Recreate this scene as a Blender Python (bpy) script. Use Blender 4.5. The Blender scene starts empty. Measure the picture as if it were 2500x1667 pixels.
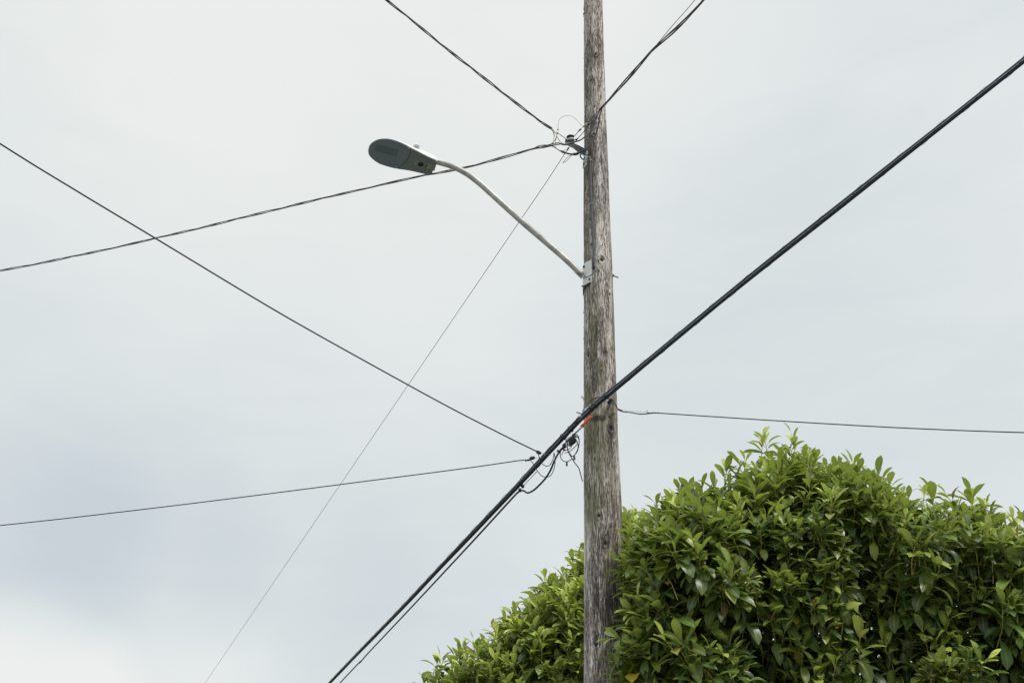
import bpy, math, random
import numpy as np
from mathutils import Vector, Matrix
random.seed(7); rng = np.random.default_rng(11)
R = math.radians
scene = bpy.context.scene
col = scene.collection

# ------------------------------------------------------------------ camera
PITCH = R(27.0); F = 2431.0; EYE = np.array([0.0, 0.0, 1.6])
cam_d = bpy.data.cameras.new('camera'); cam = bpy.data.objects.new('camera', cam_d); col.objects.link(cam)
cam.location = EYE; cam.rotation_euler = (R(90) + PITCH, 0, 0)
cam_d.sensor_width = 36.0; cam_d.lens = F / 2500.0 * 36.0
cam_d.clip_start = 0.05; cam_d.clip_end = 3000
scene.camera = cam
FWD = np.array([0, math.cos(PITCH), math.sin(PITCH)]); UP = np.array([0, -math.sin(PITCH), math.cos(PITCH)]); RT = np.array([1.0, 0, 0])
def ray(px, py): return RT * (px - 1250) / F + UP * (833.5 - py) / F + FWD
def at(px, py, Y):            # point at world depth Y seen at photo position px, py
    d = ray(px, py); return EYE + d * (Y / d[1])
def Z1(x, y, Y): return at(1300 + x / 7.127, 220 + y / 7.127, Y)
def Z3(x, y, Y): return at(1240 + x / 5.406, 940 + y / 5.406, Y)
def Z4(x, y, Y): return at(1380 + x / 11.2, 600 + y / 11.2, Y)

# ------------------------------------------------------------------ light
SUN_EL = R(63)      # sun behind thin cloud, high, a little right of and behind the camera
sd = bpy.data.lights.new('sun', 'SUN'); sd.energy = 2.5; sd.angle = R(10); sd.color = (1.0, 0.955, 0.88)
so = bpy.data.objects.new('sun', sd); col.objects.link(so)
SDIR = Vector((math.cos(SUN_EL) * 0.85, -math.cos(SUN_EL) * 0.527, math.sin(SUN_EL)))   # towards the sun
so.rotation_euler = SDIR.to_track_quat('Z', 'Y').to_euler(); so.location = (0, 0, 30)
scene.view_settings.view_transform = 'Standard'; scene.view_settings.look = 'None'
scene.view_settings.exposure = 0.0; scene.view_settings.gamma = 1.0

w = bpy.data.worlds.new('World'); scene.world = w; w.use_nodes = True
nt = w.node_tree; nt.nodes.clear()
def N(nt, t, **kw):
    n = nt.nodes.new(t)
    for k, v in kw.items(): setattr(n, k, v)
    return n
def math_n(nt, op, a, b=None, c=None, clamp=False):
    n = N(nt, 'ShaderNodeMath', operation=op); n.use_clamp = clamp
    for i, v in enumerate((a, b, c)):
        if v is None: continue
        if isinstance(v, (int, float)): n.inputs[i].default_value = v
        else: nt.links.new(v, n.inputs[i])
    return n.outputs[0]
def maprange(nt, v, a, b, c, d, smooth=True):
    n = N(nt, 'ShaderNodeMapRange', interpolation_type='SMOOTHSTEP' if smooth else 'LINEAR')
    nt.links.new(v, n.inputs[0])
    for i, q in enumerate((a, b, c, d)): n.inputs[1 + i].default_value = q
    return n.outputs[0]
def mixc(nt, fac, a, b, blend='MIX'):
    n = N(nt, 'ShaderNodeMix', data_type='RGBA', blend_type=blend)
    if isinstance(fac, (int, float)): n.inputs[0].default_value = fac
    else: nt.links.new(fac, n.inputs[0])
    for i, v in ((6, a), (7, b)):
        if isinstance(v, tuple): n.inputs[i].default_value = (*v, 1) if len(v) == 3 else v
        else: nt.links.new(v, n.inputs[i])
    return n.outputs[2]
tc = N(nt, 'ShaderNodeTexCoord')
mp = N(nt, 'ShaderNodeMapping'); mp.inputs['Scale'].default_value = (1.0, 1.0, 2.3)
nt.links.new(tc.outputs['Generated'], mp.inputs[0])
nz = N(nt, 'ShaderNodeTexNoise'); nz.inputs['Scale'].default_value = 2.6; nz.inputs['Detail'].default_value = 5; nz.inputs['Roughness'].default_value = 0.42
nt.links.new(mp.outputs[0], nz.inputs['Vector'])
def blob(px, py, rad_deg, rot=None):
    d = ray(px, py); d = d / np.linalg.norm(d)
    dp = N(nt, 'ShaderNodeVectorMath', operation='DOT_PRODUCT')
    nt.links.new(tc.outputs['Generated'], dp.inputs[0]); dp.inputs[1].default_value = d
    return maprange(nt, dp.outputs['Value'], math.cos(R(rad_deg)), 1.0, 0.0, 1.0)
# 0 = grey blue cloud, 1 = white cloud
v = math_n(nt, 'MULTIPLY_ADD', nz.outputs['Fac'], 0.30, 0.40)
for px, py, rd, am in ((900, 60, 26, 0.36), (20, 1730, 7, 0.60), (430, 1740, 7, 0.22), (60, 1310, 8, -0.30), (350, 1350, 8, -0.22), (760, 1430, 8, -0.18), (1050, 1500, 8, -0.12),
                       (1900, 820, 17, -0.14), (400, 900, 14, -0.10), (1650, 60, 12, 0.04), (300, 250, 14, 0.10), (2400, 450, 9, 0.10), (1150, 1290, 10, -0.06)):
    v = math_n(nt, 'MULTIPLY_ADD', blob(px, py, rd), am, v)
mp2 = N(nt, 'ShaderNodeMapping'); mp2.inputs['Scale'].default_value = (1, 1, 3.5); mp2.inputs['Rotation'].default_value = (0, 0.25, 0); nt.links.new(tc.outputs['Generated'], mp2.inputs[0])
nz2 = N(nt, 'ShaderNodeTexNoise'); nz2.inputs['Scale'].default_value = 7; nz2.inputs['Detail'].default_value = 7; nz2.inputs['Roughness'].default_value = 0.5; nz2.inputs['Distortion'].default_value = 0.8; nt.links.new(mp2.outputs[0], nz2.inputs['Vector'])
v = math_n(nt, 'ADD', v, math_n(nt, 'MULTIPLY', math_n(nt, 'SUBTRACT', nz2.outputs['Fac'], 0.5), 0.26))
ramp = N(nt, 'ShaderNodeValToRGB'); cr = ramp.color_ramp
cr.elements[0].position = 0.0; cr.elements[0].color = (0.60, 0.662, 0.705, 1)
cr.elements[1].position = 1.0; cr.elements[1].color = (0.865, 0.885, 0.865, 1)
e = cr.elements.new(0.30); e.color = (0.672, 0.728, 0.752, 1)
e = cr.elements.new(0.62); e.color = (0.775, 0.817, 0.817, 1)
nt.links.new(v, ramp.inputs[0])
sx = N(nt, 'ShaderNodeSeparateXYZ'); nt.links.new(tc.outputs['Generated'], sx.inputs[0])
zen = maprange(nt, sx.outputs['Z'], 0.74, 1.0, 1.0, 3.4)
cb = N(nt, 'ShaderNodeBackground'); nt.links.new(ramp.outputs[0], cb.inputs[0]); nt.links.new(zen, cb.inputs[1])
sky = N(nt, 'ShaderNodeTexSky', sky_type='NISHITA'); sky.sun_disc = False; sky.sun_elevation = SUN_EL; sky.sun_rotation = math.atan2(SDIR.x, SDIR.y)
sb = N(nt, 'ShaderNodeBackground'); nt.links.new(sky.outputs[0], sb.inputs[0]); sb.inputs[1].default_value = 0.1
mx = N(nt, 'ShaderNodeMixShader'); mx.inputs[0].default_value = 0.95
nt.links.new(sb.outputs[0], mx.inputs[1]); nt.links.new(cb.outputs[0], mx.inputs[2])
wo = N(nt, 'ShaderNodeOutputWorld'); nt.links.new(mx.outputs[0], wo.inputs[0])

# ------------------------------------------------------------------ materials
def base_mat(name):
    m = bpy.data.materials.new(name); m.use_nodes = True
    return m, m.node_tree, m.node_tree.nodes['Principled BSDF']
def simple(name, colr, rough=0.5, metal=0.0, var=0.25, nscale=60, bump=0.15, spec=0.5):
    m, t, b = base_mat(name)
    tcn = N(t, 'ShaderNodeTexCoord')
    n = N(t, 'ShaderNodeTexNoise'); n.inputs['Scale'].default_value = nscale; n.inputs['Detail'].default_value = 5
    t.links.new(tcn.outputs['Object'], n.inputs['Vector'])
    c1 = tuple(x * (1 - var) for x in colr); c2 = tuple(min(1, x * (1 + var)) for x in colr)
    t.links.new(mixc(t, maprange(t, n.outputs['Fac'], 0.3, 0.7, 0, 1), c1, c2), b.inputs['Base Color'])
    b.inputs['Roughness'].default_value = rough; b.inputs['Metallic'].default_value = metal
    b.inputs['Specular IOR Level'].default_value = spec
    bp = N(t, 'ShaderNodeBump'); bp.inputs['Strength'].default_value = bump; bp.inputs['Distance'].default_value = 0.002
    t.links.new(n.outputs['Fac'], bp.inputs['Height']); t.links.new(bp.outputs[0], b.inputs['Normal'])
    return m
M = {}
M['cable'] = simple('black_sheath', (0.011, 0.018, 0.032), 0.45, var=0.12, nscale=12, bump=0.0)
M['cable2'] = simple('weathered_sheath', (0.030, 0.040, 0.052), 0.5, var=0.15, nscale=12, bump=0.0)
M['greysheath'] = simple('grey_sheath', (0.085, 0.093, 0.092), 0.6, var=0.3, nscale=5, bump=0.0)
M['bare'] = simple('bare_aluminium_strand', (0.20, 0.20, 0.17), 0.6, 0.2, var=0.35, nscale=9, bump=0.0)
M['greywire'] = simple('faded_grey_insulation', (0.50, 0.50, 0.46), 0.6, var=0.25)
M['lash'] = simple('steel_lashing_wire', (0.30, 0.33, 0.39), 0.5, 0.3, bump=0.0)
M['galv'] = simple('galvanised_steel', (0.50, 0.54, 0.57), 0.6, 0.15, var=0.3)
M['iron'] = simple('dark_painted_iron', (0.010, 0.015, 0.022), 0.5, 0.2)
M['white'] = simple('white_paint', (0.74, 0.75, 0.74), 0.5, var=0.05, nscale=25)
M['pipe'] = simple('pale_grey_paint', (0.42, 0.41, 0.39), 0.40, 0.1, var=0.22, nscale=14, bump=0.0)
M['lens'] = simple('dark_lamp_glass', (0.185, 0.235, 0.28), 0.5, var=0.06, nscale=40, bump=0.03)
M['door'] = simple('grey_green_casting', (0.19, 0.23, 0.228), 0.7, var=0.06, nscale=90)
M['led'] = simple('led_bead', (0.06, 0.085, 0.10), 0.4)
M['dark'] = simple('black_rubber', (0.012, 0.017, 0.022), 0.6)
M['oval'] = simple('black_glass', (0.006, 0.012, 0.022), 0.25)
M['sticker'] = simple('faded_label', (0.32, 0.36, 0.26), 0.6, var=0.15, nscale=120)
M['sticker2'] = simple('light_grey_label', (0.42, 0.47, 0.43), 0.6, var=0.3, nscale=150)
M['rib'] = simple('seam_casting', (0.26, 0.33, 0.35), 0.4)
M['orange'] = simple('orange_plastic', (0.95, 0.10, 0.012), 0.4, var=0.1)
M['red'] = simple('red_insulation', (0.35, 0.05, 0.05), 0.5)
M['tan'] = simple('tan_splice_sleeve', (0.42, 0.37, 0.24), 0.6, var=0.4)
M['copper'] = simple('oxidised_copper', (0.20, 0.12, 0.09), 0.6, 0.2, var=0.4)
M['porcelain'] = simple('glazed_porcelain', (0.62, 0.62, 0.58), 0.25, var=0.1)
M['spool'] = simple('brown_glaze', (0.03, 0.03, 0.028), 0.25)
M['conduit'] = simple('grey_conduit', (0.085, 0.085, 0.10), 0.55, var=0.25)
M['moss'] = simple('lichen', (0.23, 0.25, 0.14), 0.95, var=0.5, nscale=90)
M['bark'] = simple('laurel_bark', (0.09, 0.06, 0.045), 0.85, var=0.4, nscale=30)
M['shoot'] = simple('yellow_green_stem', (0.42, 0.38, 0.09), 0.5, var=0.25, nscale=40)
M['bud'] = simple('pale_flower_buds', (0.40, 0.44, 0.17), 0.7, var=0.3)

def wood_mat():
    m, t, b = base_mat('weathered_pole_wood')
    a = N(t, 'ShaderNodeAttribute', attribute_name='grain'); k = N(t, 'ShaderNodeAttribute', attribute_name='knot_shade')
    ks = N(t, 'ShaderNodeSeparateXYZ'); t.links.new(k.outputs['Vector'], ks.inputs[0])
    def noise(sc, scale=1.0, det=6, rough=0.6, dist=0.0):
        mpn = N(t, 'ShaderNodeMapping'); mpn.inputs['Scale'].default_value = sc
        t.links.new(a.outputs['Vector'], mpn.inputs[0])
        n = N(t, 'ShaderNodeTexNoise'); n.inputs['Scale'].default_value = scale; n.inputs['Detail'].default_value = det
        n.inputs['Roughness'].default_value = rough; n.inputs['Distortion'].default_value = dist
        t.links.new(mpn.outputs[0], n.inputs['Vector']); return n.outputs['Fac']
    n1 = noise((60, 60, 7.5), 1, 6, 0.66, 0.9)          # streaks
    n2 = noise((150, 150, 26), 1, 5, 0.62, 0.6)          # fine fibres
    n3 = noise((5, 5, 1.3), 1, 4, 0.55)                # broad patches
    n4 = noise((30, 30, 0.9), 1, 4, 0.6, 0.3)          # long cracks
    n5 = noise((9, 9, 0.55), 1, 3, 0.5)                 # bleached lengths
    g = math_n(t, 'MULTIPLY_ADD', n2, 0.55, math_n(t, 'MULTIPLY', n1, 0.6))
    g = math_n(t, 'MULTIPLY_ADD', n3, 0.50, math_n(t, 'SUBTRACT', g, 0.085))
    g = math_n(t, 'MULTIPLY_ADD', maprange(t, n5, 0.5, 0.72, 0, 1), 0.10, g)
    r = N(t, 'ShaderNodeValToRGB'); c = r.color_ramp
    c.elements[0].position = 0.632; c.elements[0].color = (0.060, 0.052, 0.055, 1)
    c.elements[1].position = 0.92; c.elements[1].color = (0.86, 0.81, 0.76, 1)
    for p, q in ((0.69, (0.15, 0.125, 0.113)), (0.745, (0.29, 0.245, 0.222)), (0.81, (0.52, 0.465, 0.43))):
        e = c.elements.new(p); e.color = (*q, 1)
    pa = N(t, 'ShaderNodeAttribute', attribute_name='patch')
    n6 = noise((85, 85, 9), 1, 6, 0.7, 1.4)
    g = math_n(t, 'ADD', g, math_n(t, 'MULTIPLY', pa.outputs['Fac'], maprange(t, n6, 0.42, 0.58, 0.0, 0.16)))
    g = math_n(t, 'ADD', g, maprange(t, n6, 0.57, 0.67, 0.0, 0.17))
    g = math_n(t, 'SUBTRACT', g, maprange(t, n6, 0.33, 0.46, 0.18, 0.0))
    t.links.new(g, r.inputs[0])
    colr = r.outputs[0]
    # long checks in the wood: thin dark lines
    crk = math_n(t, 'ABSOLUTE', math_n(t, 'SUBTRACT', n4, 0.5))
    crm = maprange(t, crk, 0.0, 0.012, 0.75, 0.0)
    crm = math_n(t, 'MULTIPLY', crm, maprange(t, n3, 0.42, 0.6, 0.15, 1))
    colr = mixc(t, crm, colr, (0.045, 0.038, 0.035))
    # algae tint, stored per height and side
    alg = math_n(t, 'MULTIPLY', ks.outputs['Y'], maprange(t, noise((14, 14, 2.4), 1, 4, 0.6), 0.36, 0.62, 0, 1), clamp=True)
    colr = mixc(t, math_n(t, 'MULTIPLY', alg, 0.82), colr, mixc(t, maprange(t, n1, 0.35, 0.65, 0, 1), (0.095, 0.095, 0.05), (0.26, 0.25, 0.15)))
    # knots, painted clamp shadow and fresh wood patches
    colr = mixc(t, math_n(t, 'MULTIPLY', maprange(t, ks.outputs['Z'], 0.02, 0.9, 0, 0.6), maprange(t, n1, 0.4, 0.6, 0.2, 1)), colr, mixc(t, n2, (0.50, 0.40, 0.28), (0.68, 0.58, 0.44)))
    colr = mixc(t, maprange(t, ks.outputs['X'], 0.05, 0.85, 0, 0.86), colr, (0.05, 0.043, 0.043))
    t.links.new(colr, b.inputs['Base Color']); b.inputs['Roughness'].default_value = 0.88
    b.inputs['Specular IOR Level'].default_value = 0.25
    bp = N(t, 'ShaderNodeBump'); bp.inputs['Strength'].default_value = 0.85; bp.inputs['Distance'].default_value = 0.006
    hh = math_n(t, 'SUBTRACT', g, math_n(t, 'MULTIPLY', crm, 0.5))
    t.links.new(hh, bp.inputs['Height']); t.links.new(bp.outputs[0], b.inputs['Normal'])
    return m
M['wood'] = wood_mat()

def leaf_mat():
    m, t, b = base_mat('laurel_leaf')
    ca = N(t, 'ShaderNodeAttribute', attribute_name='leafcol'); la = N(t, 'ShaderNodeAttribute', attribute_name='lv')
    s = N(t, 'ShaderNodeSeparateXYZ'); t.links.new(la.outputs['Vector'], s.inputs[0])
    rib = maprange(t, math_n(t, 'ABSOLUTE', s.outputs['X']), 0.05, 0.22, 0.75, 0.0)
    # side veins, V-shaped stripes across the blade
    vv = math_n(t, 'ADD', math_n(t, 'MULTIPLY', s.outputs['Y'], 60.0), math_n(t, 'MULTIPLY', math_n(t, 'ABSOLUTE', s.outputs['X']), -9.0))
    vein = maprange(t, math_n(t, 'SINE', vv), 0.6, 1.0, 0, 0.16)
    n = N(t, 'ShaderNodeTexNoise'); n.inputs['Scale'].default_value = 26; n.inputs['Detail'].default_value = 4
    g = N(t, 'ShaderNodeNewGeometry'); t.links.new(g.outputs['Position'], n.inputs['Vector'])
    c = mixc(t, maprange(t, n.outputs['Fac'], 0.3, 0.7, 0, 1), ca.outputs['Color'], mixc(t, 0.28, ca.outputs['Color'], (0.02, 0.05, 0.012)))
    c = mixc(t, math_n(t, 'MULTIPLY', rib, 0.6), c, (0.33, 0.42, 0.10))
    c = mixc(t, vein, c, (0.22, 0.32, 0.08))
    under = mixc(t, 0.5, c, (0.30, 0.36, 0.10))
    c2 = mixc(t, g.outputs['Backfacing'], c, under)
    t.links.new(c2, b.inputs['Base Color'])
    rr = N(t, 'ShaderNodeMapRange'); t.links.new(g.outputs['Backfacing'], rr.inputs[0]); rr.inputs[3].default_value = 0.37; rr.inputs[4].default_value = 0.6
    t.links.new(rr.outputs[0], b.inputs['Roughness']); b.inputs['Specular IOR Level'].default_value = 0.5
    tr = N(t, 'ShaderNodeBsdfTranslucent'); t.links.new(mixc(t, 0.5, c2, (0.30, 0.42, 0.03), 'MIX'), tr.inputs[0])
    bp = N(t, 'ShaderNodeBump'); bp.inputs['Strength'].default_value = 0.35; bp.inputs['Distance'].default_value = 0.002
    t.links.new(math_n(t, 'SUBTRACT', n.outputs['Fac'], math_n(t, 'ADD', vein, rib)), bp.inputs['Height']); t.links.new(bp.outputs[0], b.inputs['Normal'])
    ms = N(t, 'ShaderNodeMixShader'); ms.inputs[0].default_value = 0.32
    t.links.new(b.outputs[0], ms.inputs[1]); t.links.new(tr.outputs[0], ms.inputs[2])
    t.links.new(ms.outputs[0], t.nodes['Material Output'].inputs[0])
    return m
M['leaf'] = leaf_mat()
M['road'] = simple('worn_asphalt', (0.07, 0.07, 0.073), 0.9, var=0.35, nscale=8)
M['grass'] = simple('dry_verge', (0.09, 0.09, 0.065), 0.95, var=0.5, nscale=3)
M['pave'] = simple('pavement_concrete', (0.24, 0.24, 0.235), 0.9, var=0.15, nscale=5)

# ------------------------------------------------------------------ mesh helpers
def tag(o, label=None, cat=None, group=None, kind=None):
    if label: o['label'] = label
    if cat: o['category'] = cat
    if group: o['group'] = group
    if kind: o['kind'] = kind
    return o
ORG = {}
def empty(name, loc, label, cat, group=None):
    o = bpy.data.objects.new(name, None); col.objects.link(o); o.location = tuple(float(x) for x in loc)
    o.empty_display_size = 0.1; tag(o, label, cat, group); ORG[o.name] = np.array(loc, float); return o
class MB:
    def __init__(s): s.v = []; s.f = []; s.n = 0; s.smooth = []
    def add(s, v, f, smooth=True):
        s.v.append(np.asarray(v, float)); k = s.n
        s.f += [tuple(i + k for i in q) for q in f]; s.smooth += [smooth] * len(f); s.n += len(v); return s
    def build(s, name, mat, parent=None, origin=None):
        V = np.concatenate(s.v)
        org = ORG[parent.name] if parent is not None else (np.array(origin, float) if origin is not None else np.zeros(3))
        me = bpy.data.meshes.new(name); me.from_pydata((V - org).tolist(), [], s.f); me.update()
        me.polygons.foreach_set('use_smooth', s.smooth); me.materials.append(mat)
        o = bpy.data.objects.new(name, me); col.objects.link(o)
        if parent is not None: o.parent = parent
        else: o.location = tuple(org)
        ORG[o.name] = org; return o
def unit(v): return v / (np.linalg.norm(v) + 1e-12)
def cat(pts, n=8):
    P = np.asarray(pts, float)
    if len(P) < 3:
        t = np.linspace(0, 1, n + 1)[:, None]; return P[0] * (1 - t) + P[1] * t
    Q = np.vstack([2 * P[0] - P[1], P, 2 * P[-1] - P[-2]]); out = []
    for i in range(1, len(Q) - 2):
        for t in np.linspace(0, 1, n, endpoint=False):
            a, b, c, d = Q[i - 1], Q[i], Q[i + 1], Q[i + 2]
            out.append(0.5 * ((2 * b) + (c - a) * t + (2 * a - 5 * b + 4 * c - d) * t * t + (3 * b - a - 3 * c + d) * t ** 3))
    out.append(P[-1]); return np.array(out)
def frames(P):
    T = np.gradient(P, axis=0); T /= np.linalg.norm(T, axis=1)[:, None] + 1e-12
    a = np.array([0, 0, 1.0]) if abs(T[0][2]) < 0.9 else np.array([1.0, 0, 0])
    n = unit(np.cross(T[0], a)); Ns = [n]
    for i in range(1, len(P)):
        n = n - T[i] * np.dot(n, T[i]); n = unit(n); Ns.append(n)
    Ns = np.array(Ns); return T, Ns, np.cross(T, Ns)
def tube(mb, P, r, seg=8, cap=True):
    P = np.asarray(P, float); T, A, B = frames(P); r = np.broadcast_to(np.asarray(r, float), (len(P),))
    th = np.linspace(0, 2 * math.pi, seg, endpoint=False)
    V = P[:, None] + r[:, None, None] * (np.cos(th)[None, :, None] * A[:, None] + np.sin(th)[None, :, None] * B[:, None])
    f = []
    for i in range(len(P) - 1):
        for j in range(seg):
            k = (j + 1) % seg; f.append((i * seg + j, i * seg + k, (i + 1) * seg + k, (i + 1) * seg + j))
    if cap: f.append(tuple(range(seg))[::-1]); f.append(tuple((len(P) - 1) * seg + j for j in range(seg)))
    mb.add(V.reshape(-1, 3), f); return mb
def T_(pts, r, seg=8, n=8): return tube(MB(), cat(pts, n), r, seg)
def cyl(mb, a, b, r, r2=None, seg=14):
    a = np.asarray(a, float); b = np.asarray(b, float); r2 = r if r2 is None else r2
    c = 0.12 * min(r, np.linalg.norm(b - a) / 2); d = unit(b - a)
    return tube(mb, [a, a + d * c, b - d * c, b], [r - c, r, r2, r2 - c], seg)
def box(mb, c, ax, ay, az, hx, hy, hz, bev=0.12):
    ax, ay, az = unit(np.asarray(ax, float)), unit(np.asarray(ay, float)), unit(np.asarray(az, float)); c = np.asarray(c, float)
    b = bev * min(hx, hy, hz); V = []; 
    for z, q in ((-hz, b), (-hz + b, 0), (hz - b, 0), (hz, b)):
        for x, y in ((-1, -1), (1, -1), (1, 1), (-1, 1)):
            # octagonal outline
            for k in (0, 1):
                ex = hx - q; ey = hy - q
                if (x * y > 0) == (k == 0): V.append(c + ax * x * (ex) + ay * y * (ey - b) + az * z)
                else: V.append(c + ax * x * (ex - b) + ay * y * ey + az * z)
    V = np.array(V); 
    for L in range(4):                                   # sort each ring by angle
        ring = V[L * 8:(L + 1) * 8]; ang = np.arctan2((ring - c) @ ay / hy, (ring - c) @ ax / hx); V[L * 8:(L + 1) * 8] = ring[np.argsort(ang)]
    f = [(i * 8 + j, i * 8 + (j + 1) % 8, (i + 1) * 8 + (j + 1) % 8, (i + 1) * 8 + j) for i in range(3) for j in range(8)]
    f.append(tuple(range(8))[::-1]); f.append(tuple(24 + j for j in range(8)))
    mb.add(V, f, False); return mb
def ball(mb, c, rx, ry=None, rz=None, seg=10, rings=7, jit=0.0):
    ry = rx if ry is None else ry; rz = rx if rz is None else rz; V = []; c = np.asarray(c, float)
    for i in range(rings + 1):
        ph = math.pi * i / rings
        for j in range(seg):
            th = 2 * math.pi * j / seg; s = 1 + jit * (random.random() - .5)
            V.append(c + s * np.array([rx * math.sin(ph) * math.cos(th), ry * math.sin(ph) * math.sin(th), rz * math.cos(ph)]))
    f = [(i * seg + j, i * seg + (j + 1) % seg, (i + 1) * seg + (j + 1) % seg, (i + 1) * seg + j) for i in range(rings) for j in range(seg)]
    mb.add(np.array(V), f); return mb

# ------------------------------------------------------------------ ground
g = MB(); g.add([(-1500, -1500, 0), (1500, -1500, 0), (1500, 1500, 0), (-1500, 1500, 0)], [(0, 1, 2, 3)], False)
tag(g.build('ground', M['grass']), kind='structure')
g = MB(); g.add([(-600, -7, .004), (600, -7, .004), (600, 4.5, .004), (-600, 4.5, .004)], [(0, 1, 2, 3)], False)
tag(g.build('road', M['road']), kind='structure')
g = MB(); box(g, (0, 4.575, 0.03), (1, 0, 0), (0, 1, 0), (0, 0, 1), 600, 0.075, 0.10)
tag(MB().add([(-600, 4.65, .10), (600, 4.65, .10), (600, 8.6, .10), (-600, 8.6, .10)], [(0, 1, 2, 3)], False).build('pavement', M['pave']), kind='structure')
tag(g.build('kerb', simple('kerb_concrete', (0.34, 0.33, 0.31), 0.9)), kind='structure')

# ------------------------------------------------------------------ utility pole
PY = 8.0
edges = [(0, 1425, 1470), (266, 1426.5, 1478.5), (532, 1425, 1490), (700, 1425, 1496), (797, 1425, 1500), (1063, 1425, 1508), (1222, 1426, 1517), (1335, 1426, 1521), (1500, 1426, 1519), (1667, 1426, 1521)]
pz, pxc, prr = [], [], []
for py, l, r_ in edges:
    a = at(l, py, PY); b = at(r_, py, PY); pz.append(a[2]); pxc.append((a[0] + b[0]) / 2); prr.append((b[0] - a[0]) / 2)
o_ = np.argsort(pz); pz = np.array(pz)[o_]; pxc = np.array(pxc)[o_]; prr = np.array(prr)[o_]
kx = np.polyfit(pz, pxc, 1); kr = np.polyfit(pz, prr, 1)
def pole_c(z): return np.interp(z, pz, pxc) if pz[0] <= z <= pz[-1] else (pxc[0] + kx[0] * (z - pz[0]) if z < pz[0] else pxc[-1] + kx[0] * (z - pz[-1]))
def pole_r(z): return np.interp(z, pz, prr) if pz[0] <= z <= pz[-1] else (prr[0] + kr[0] * (z - pz[0]) if z < pz[0] else prr[-1] + kr[0] * (z - pz[-1]))
def surf(px, py, off=0.0):
    d = ray(px, py); Y = PY - 0.1
    for _ in range(12):
        p = EYE + d * (Y / d[1]); r = pole_r(p[2]) + off; dx = min(abs(p[0] - pole_c(p[2])), r * 0.995); Y = PY - math.sqrt(r * r - dx * dx)
    return EYE + d * (Y / d[1])
pole = empty('utility_pole', (pole_c(0), PY, 0), 'tall weathered grey brown wooden utility pole beside the laurels', 'utility pole')
NTH = 256; zs = np.concatenate([np.arange(-0.3, 2.2, 0.05), np.arange(2.2, 10.6, 0.0105), [10.62]])
TOPZ = zs[-1]
th = np.linspace(0, 2 * math.pi, NTH, endpoint=False) + math.pi / 2       # seam on the far side
CX = np.array([pole_c(z) for z in zs]); RR = np.array([pole_r(z) for z in zs])
TH, ZZ = np.meshgrid(th, zs); RRm = RR[:, None] * np.ones_like(TH); CXm = CX[:, None] * np.ones_like(TH)
U = (TH - 1.5 * math.pi) * RRm                                            # 0 at the side facing the camera
UT = U.copy(); KN_SHADE = np.zeros_like(U); ALG = np.zeros_like(U); FR = np.zeros_like(U); DISP = np.zeros_like(U)
knots = [(1455, 133, .016), (1443, 197, .014), (1447, 204, .008), (1438, 150, .008), (1449, 328, .016), (1443, 535, .012), (1444, 597, .012), (1469, 635, .024), (1488, 719, .016), (1469, 652, .009), (1470, 600, .010),
         (1437, 869, .018), (1430, 812, .010), (1491, 1046, .022), (1463, 1258, .018), (1478, 1326, .019), (1456, 1571, .020), (1447, 1625, .008), (1470, 905, .010), (1484, 420, .012), (1460, 480, .009), (1478, 860, .010), (1452, 1120, .010)]
def pu(p): return math.atan2(-(p[1] - PY), p[0] - pole_c(p[2]))            # angle from +X through the front
for px, py, s in knots:
    p = surf(px, py); ang = math.atan2(p[1] - PY, p[0] - pole_c(p[2])); u0 = (ang + 0.5 * math.pi) * pole_r(p[2])
    du = U - u0; dv = ZZ - p[2]; e2 = (du / (2.4 * s)) ** 2 + (dv / (5.5 * s)) ** 2
    UT -= du * 0.85 * np.exp(-e2); q = (du / s) ** 2 + (dv / (1.35 * s)) ** 2
    ring = np.sqrt(q); KN_SHADE = np.maximum(KN_SHADE, np.maximum(np.exp(-(ring / 0.75) ** 4) * 0.95, 0.45 * np.exp(-((ring - 1.55) / 0.22) ** 2)))
    DISP += 0.006 * np.exp(-((ring - 1.1) / 0.5) ** 2) - 0.012 * np.exp(-(ring / 0.6) ** 2)
def zof(py, px=1465): return surf(px, py)[2]
# algae: left side band lower down, patches
z0 = ZZ
ang = TH - 1.5 * math.pi
ALG += 1.1 * np.exp(-((ang + 0.75) / 0.55) ** 2) * np.clip((zof(360) - z0) / 0.25, 0, 1) * np.clip((z0 - zof(1400)) / 0.8, 0, 1)
ALG += 0.9 * np.exp(-((ang + 0.1) / 0.7) ** 2) * np.exp(-((z0 - zof(1060)) / 0.75) ** 2)
ALG += 0.8 * np.exp(-((ang - 1.15) / 0.22) ** 2) * np.clip((zof(560) - z0) / 0.6, 0, 1)
ALG += 0.15
p = surf(1490, 1350); u0 = (math.atan2(p[1] - PY, p[0] - pole_c(p[2])) + .5 * math.pi) * pole_r(p[2])
FR += np.exp(-(((U - u0) / 0.045) ** 4 + ((ZZ - p[2]) / 0.05) ** 2)); FR += 0.8 * np.exp(-(((U - u0) / 0.05) ** 4 + ((ZZ - zof(1625)) / 0.07) ** 2))
# shadow of the cable clamp, painted into the wood colour
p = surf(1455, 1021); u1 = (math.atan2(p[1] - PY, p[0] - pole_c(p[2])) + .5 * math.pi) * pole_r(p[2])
KN_SHADE = np.maximum(KN_SHADE, 0.95 * np.exp(-(((U - u1 - .02) / 0.075) ** 4 + ((ZZ - p[2]) / 0.030) ** 2)))
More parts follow.
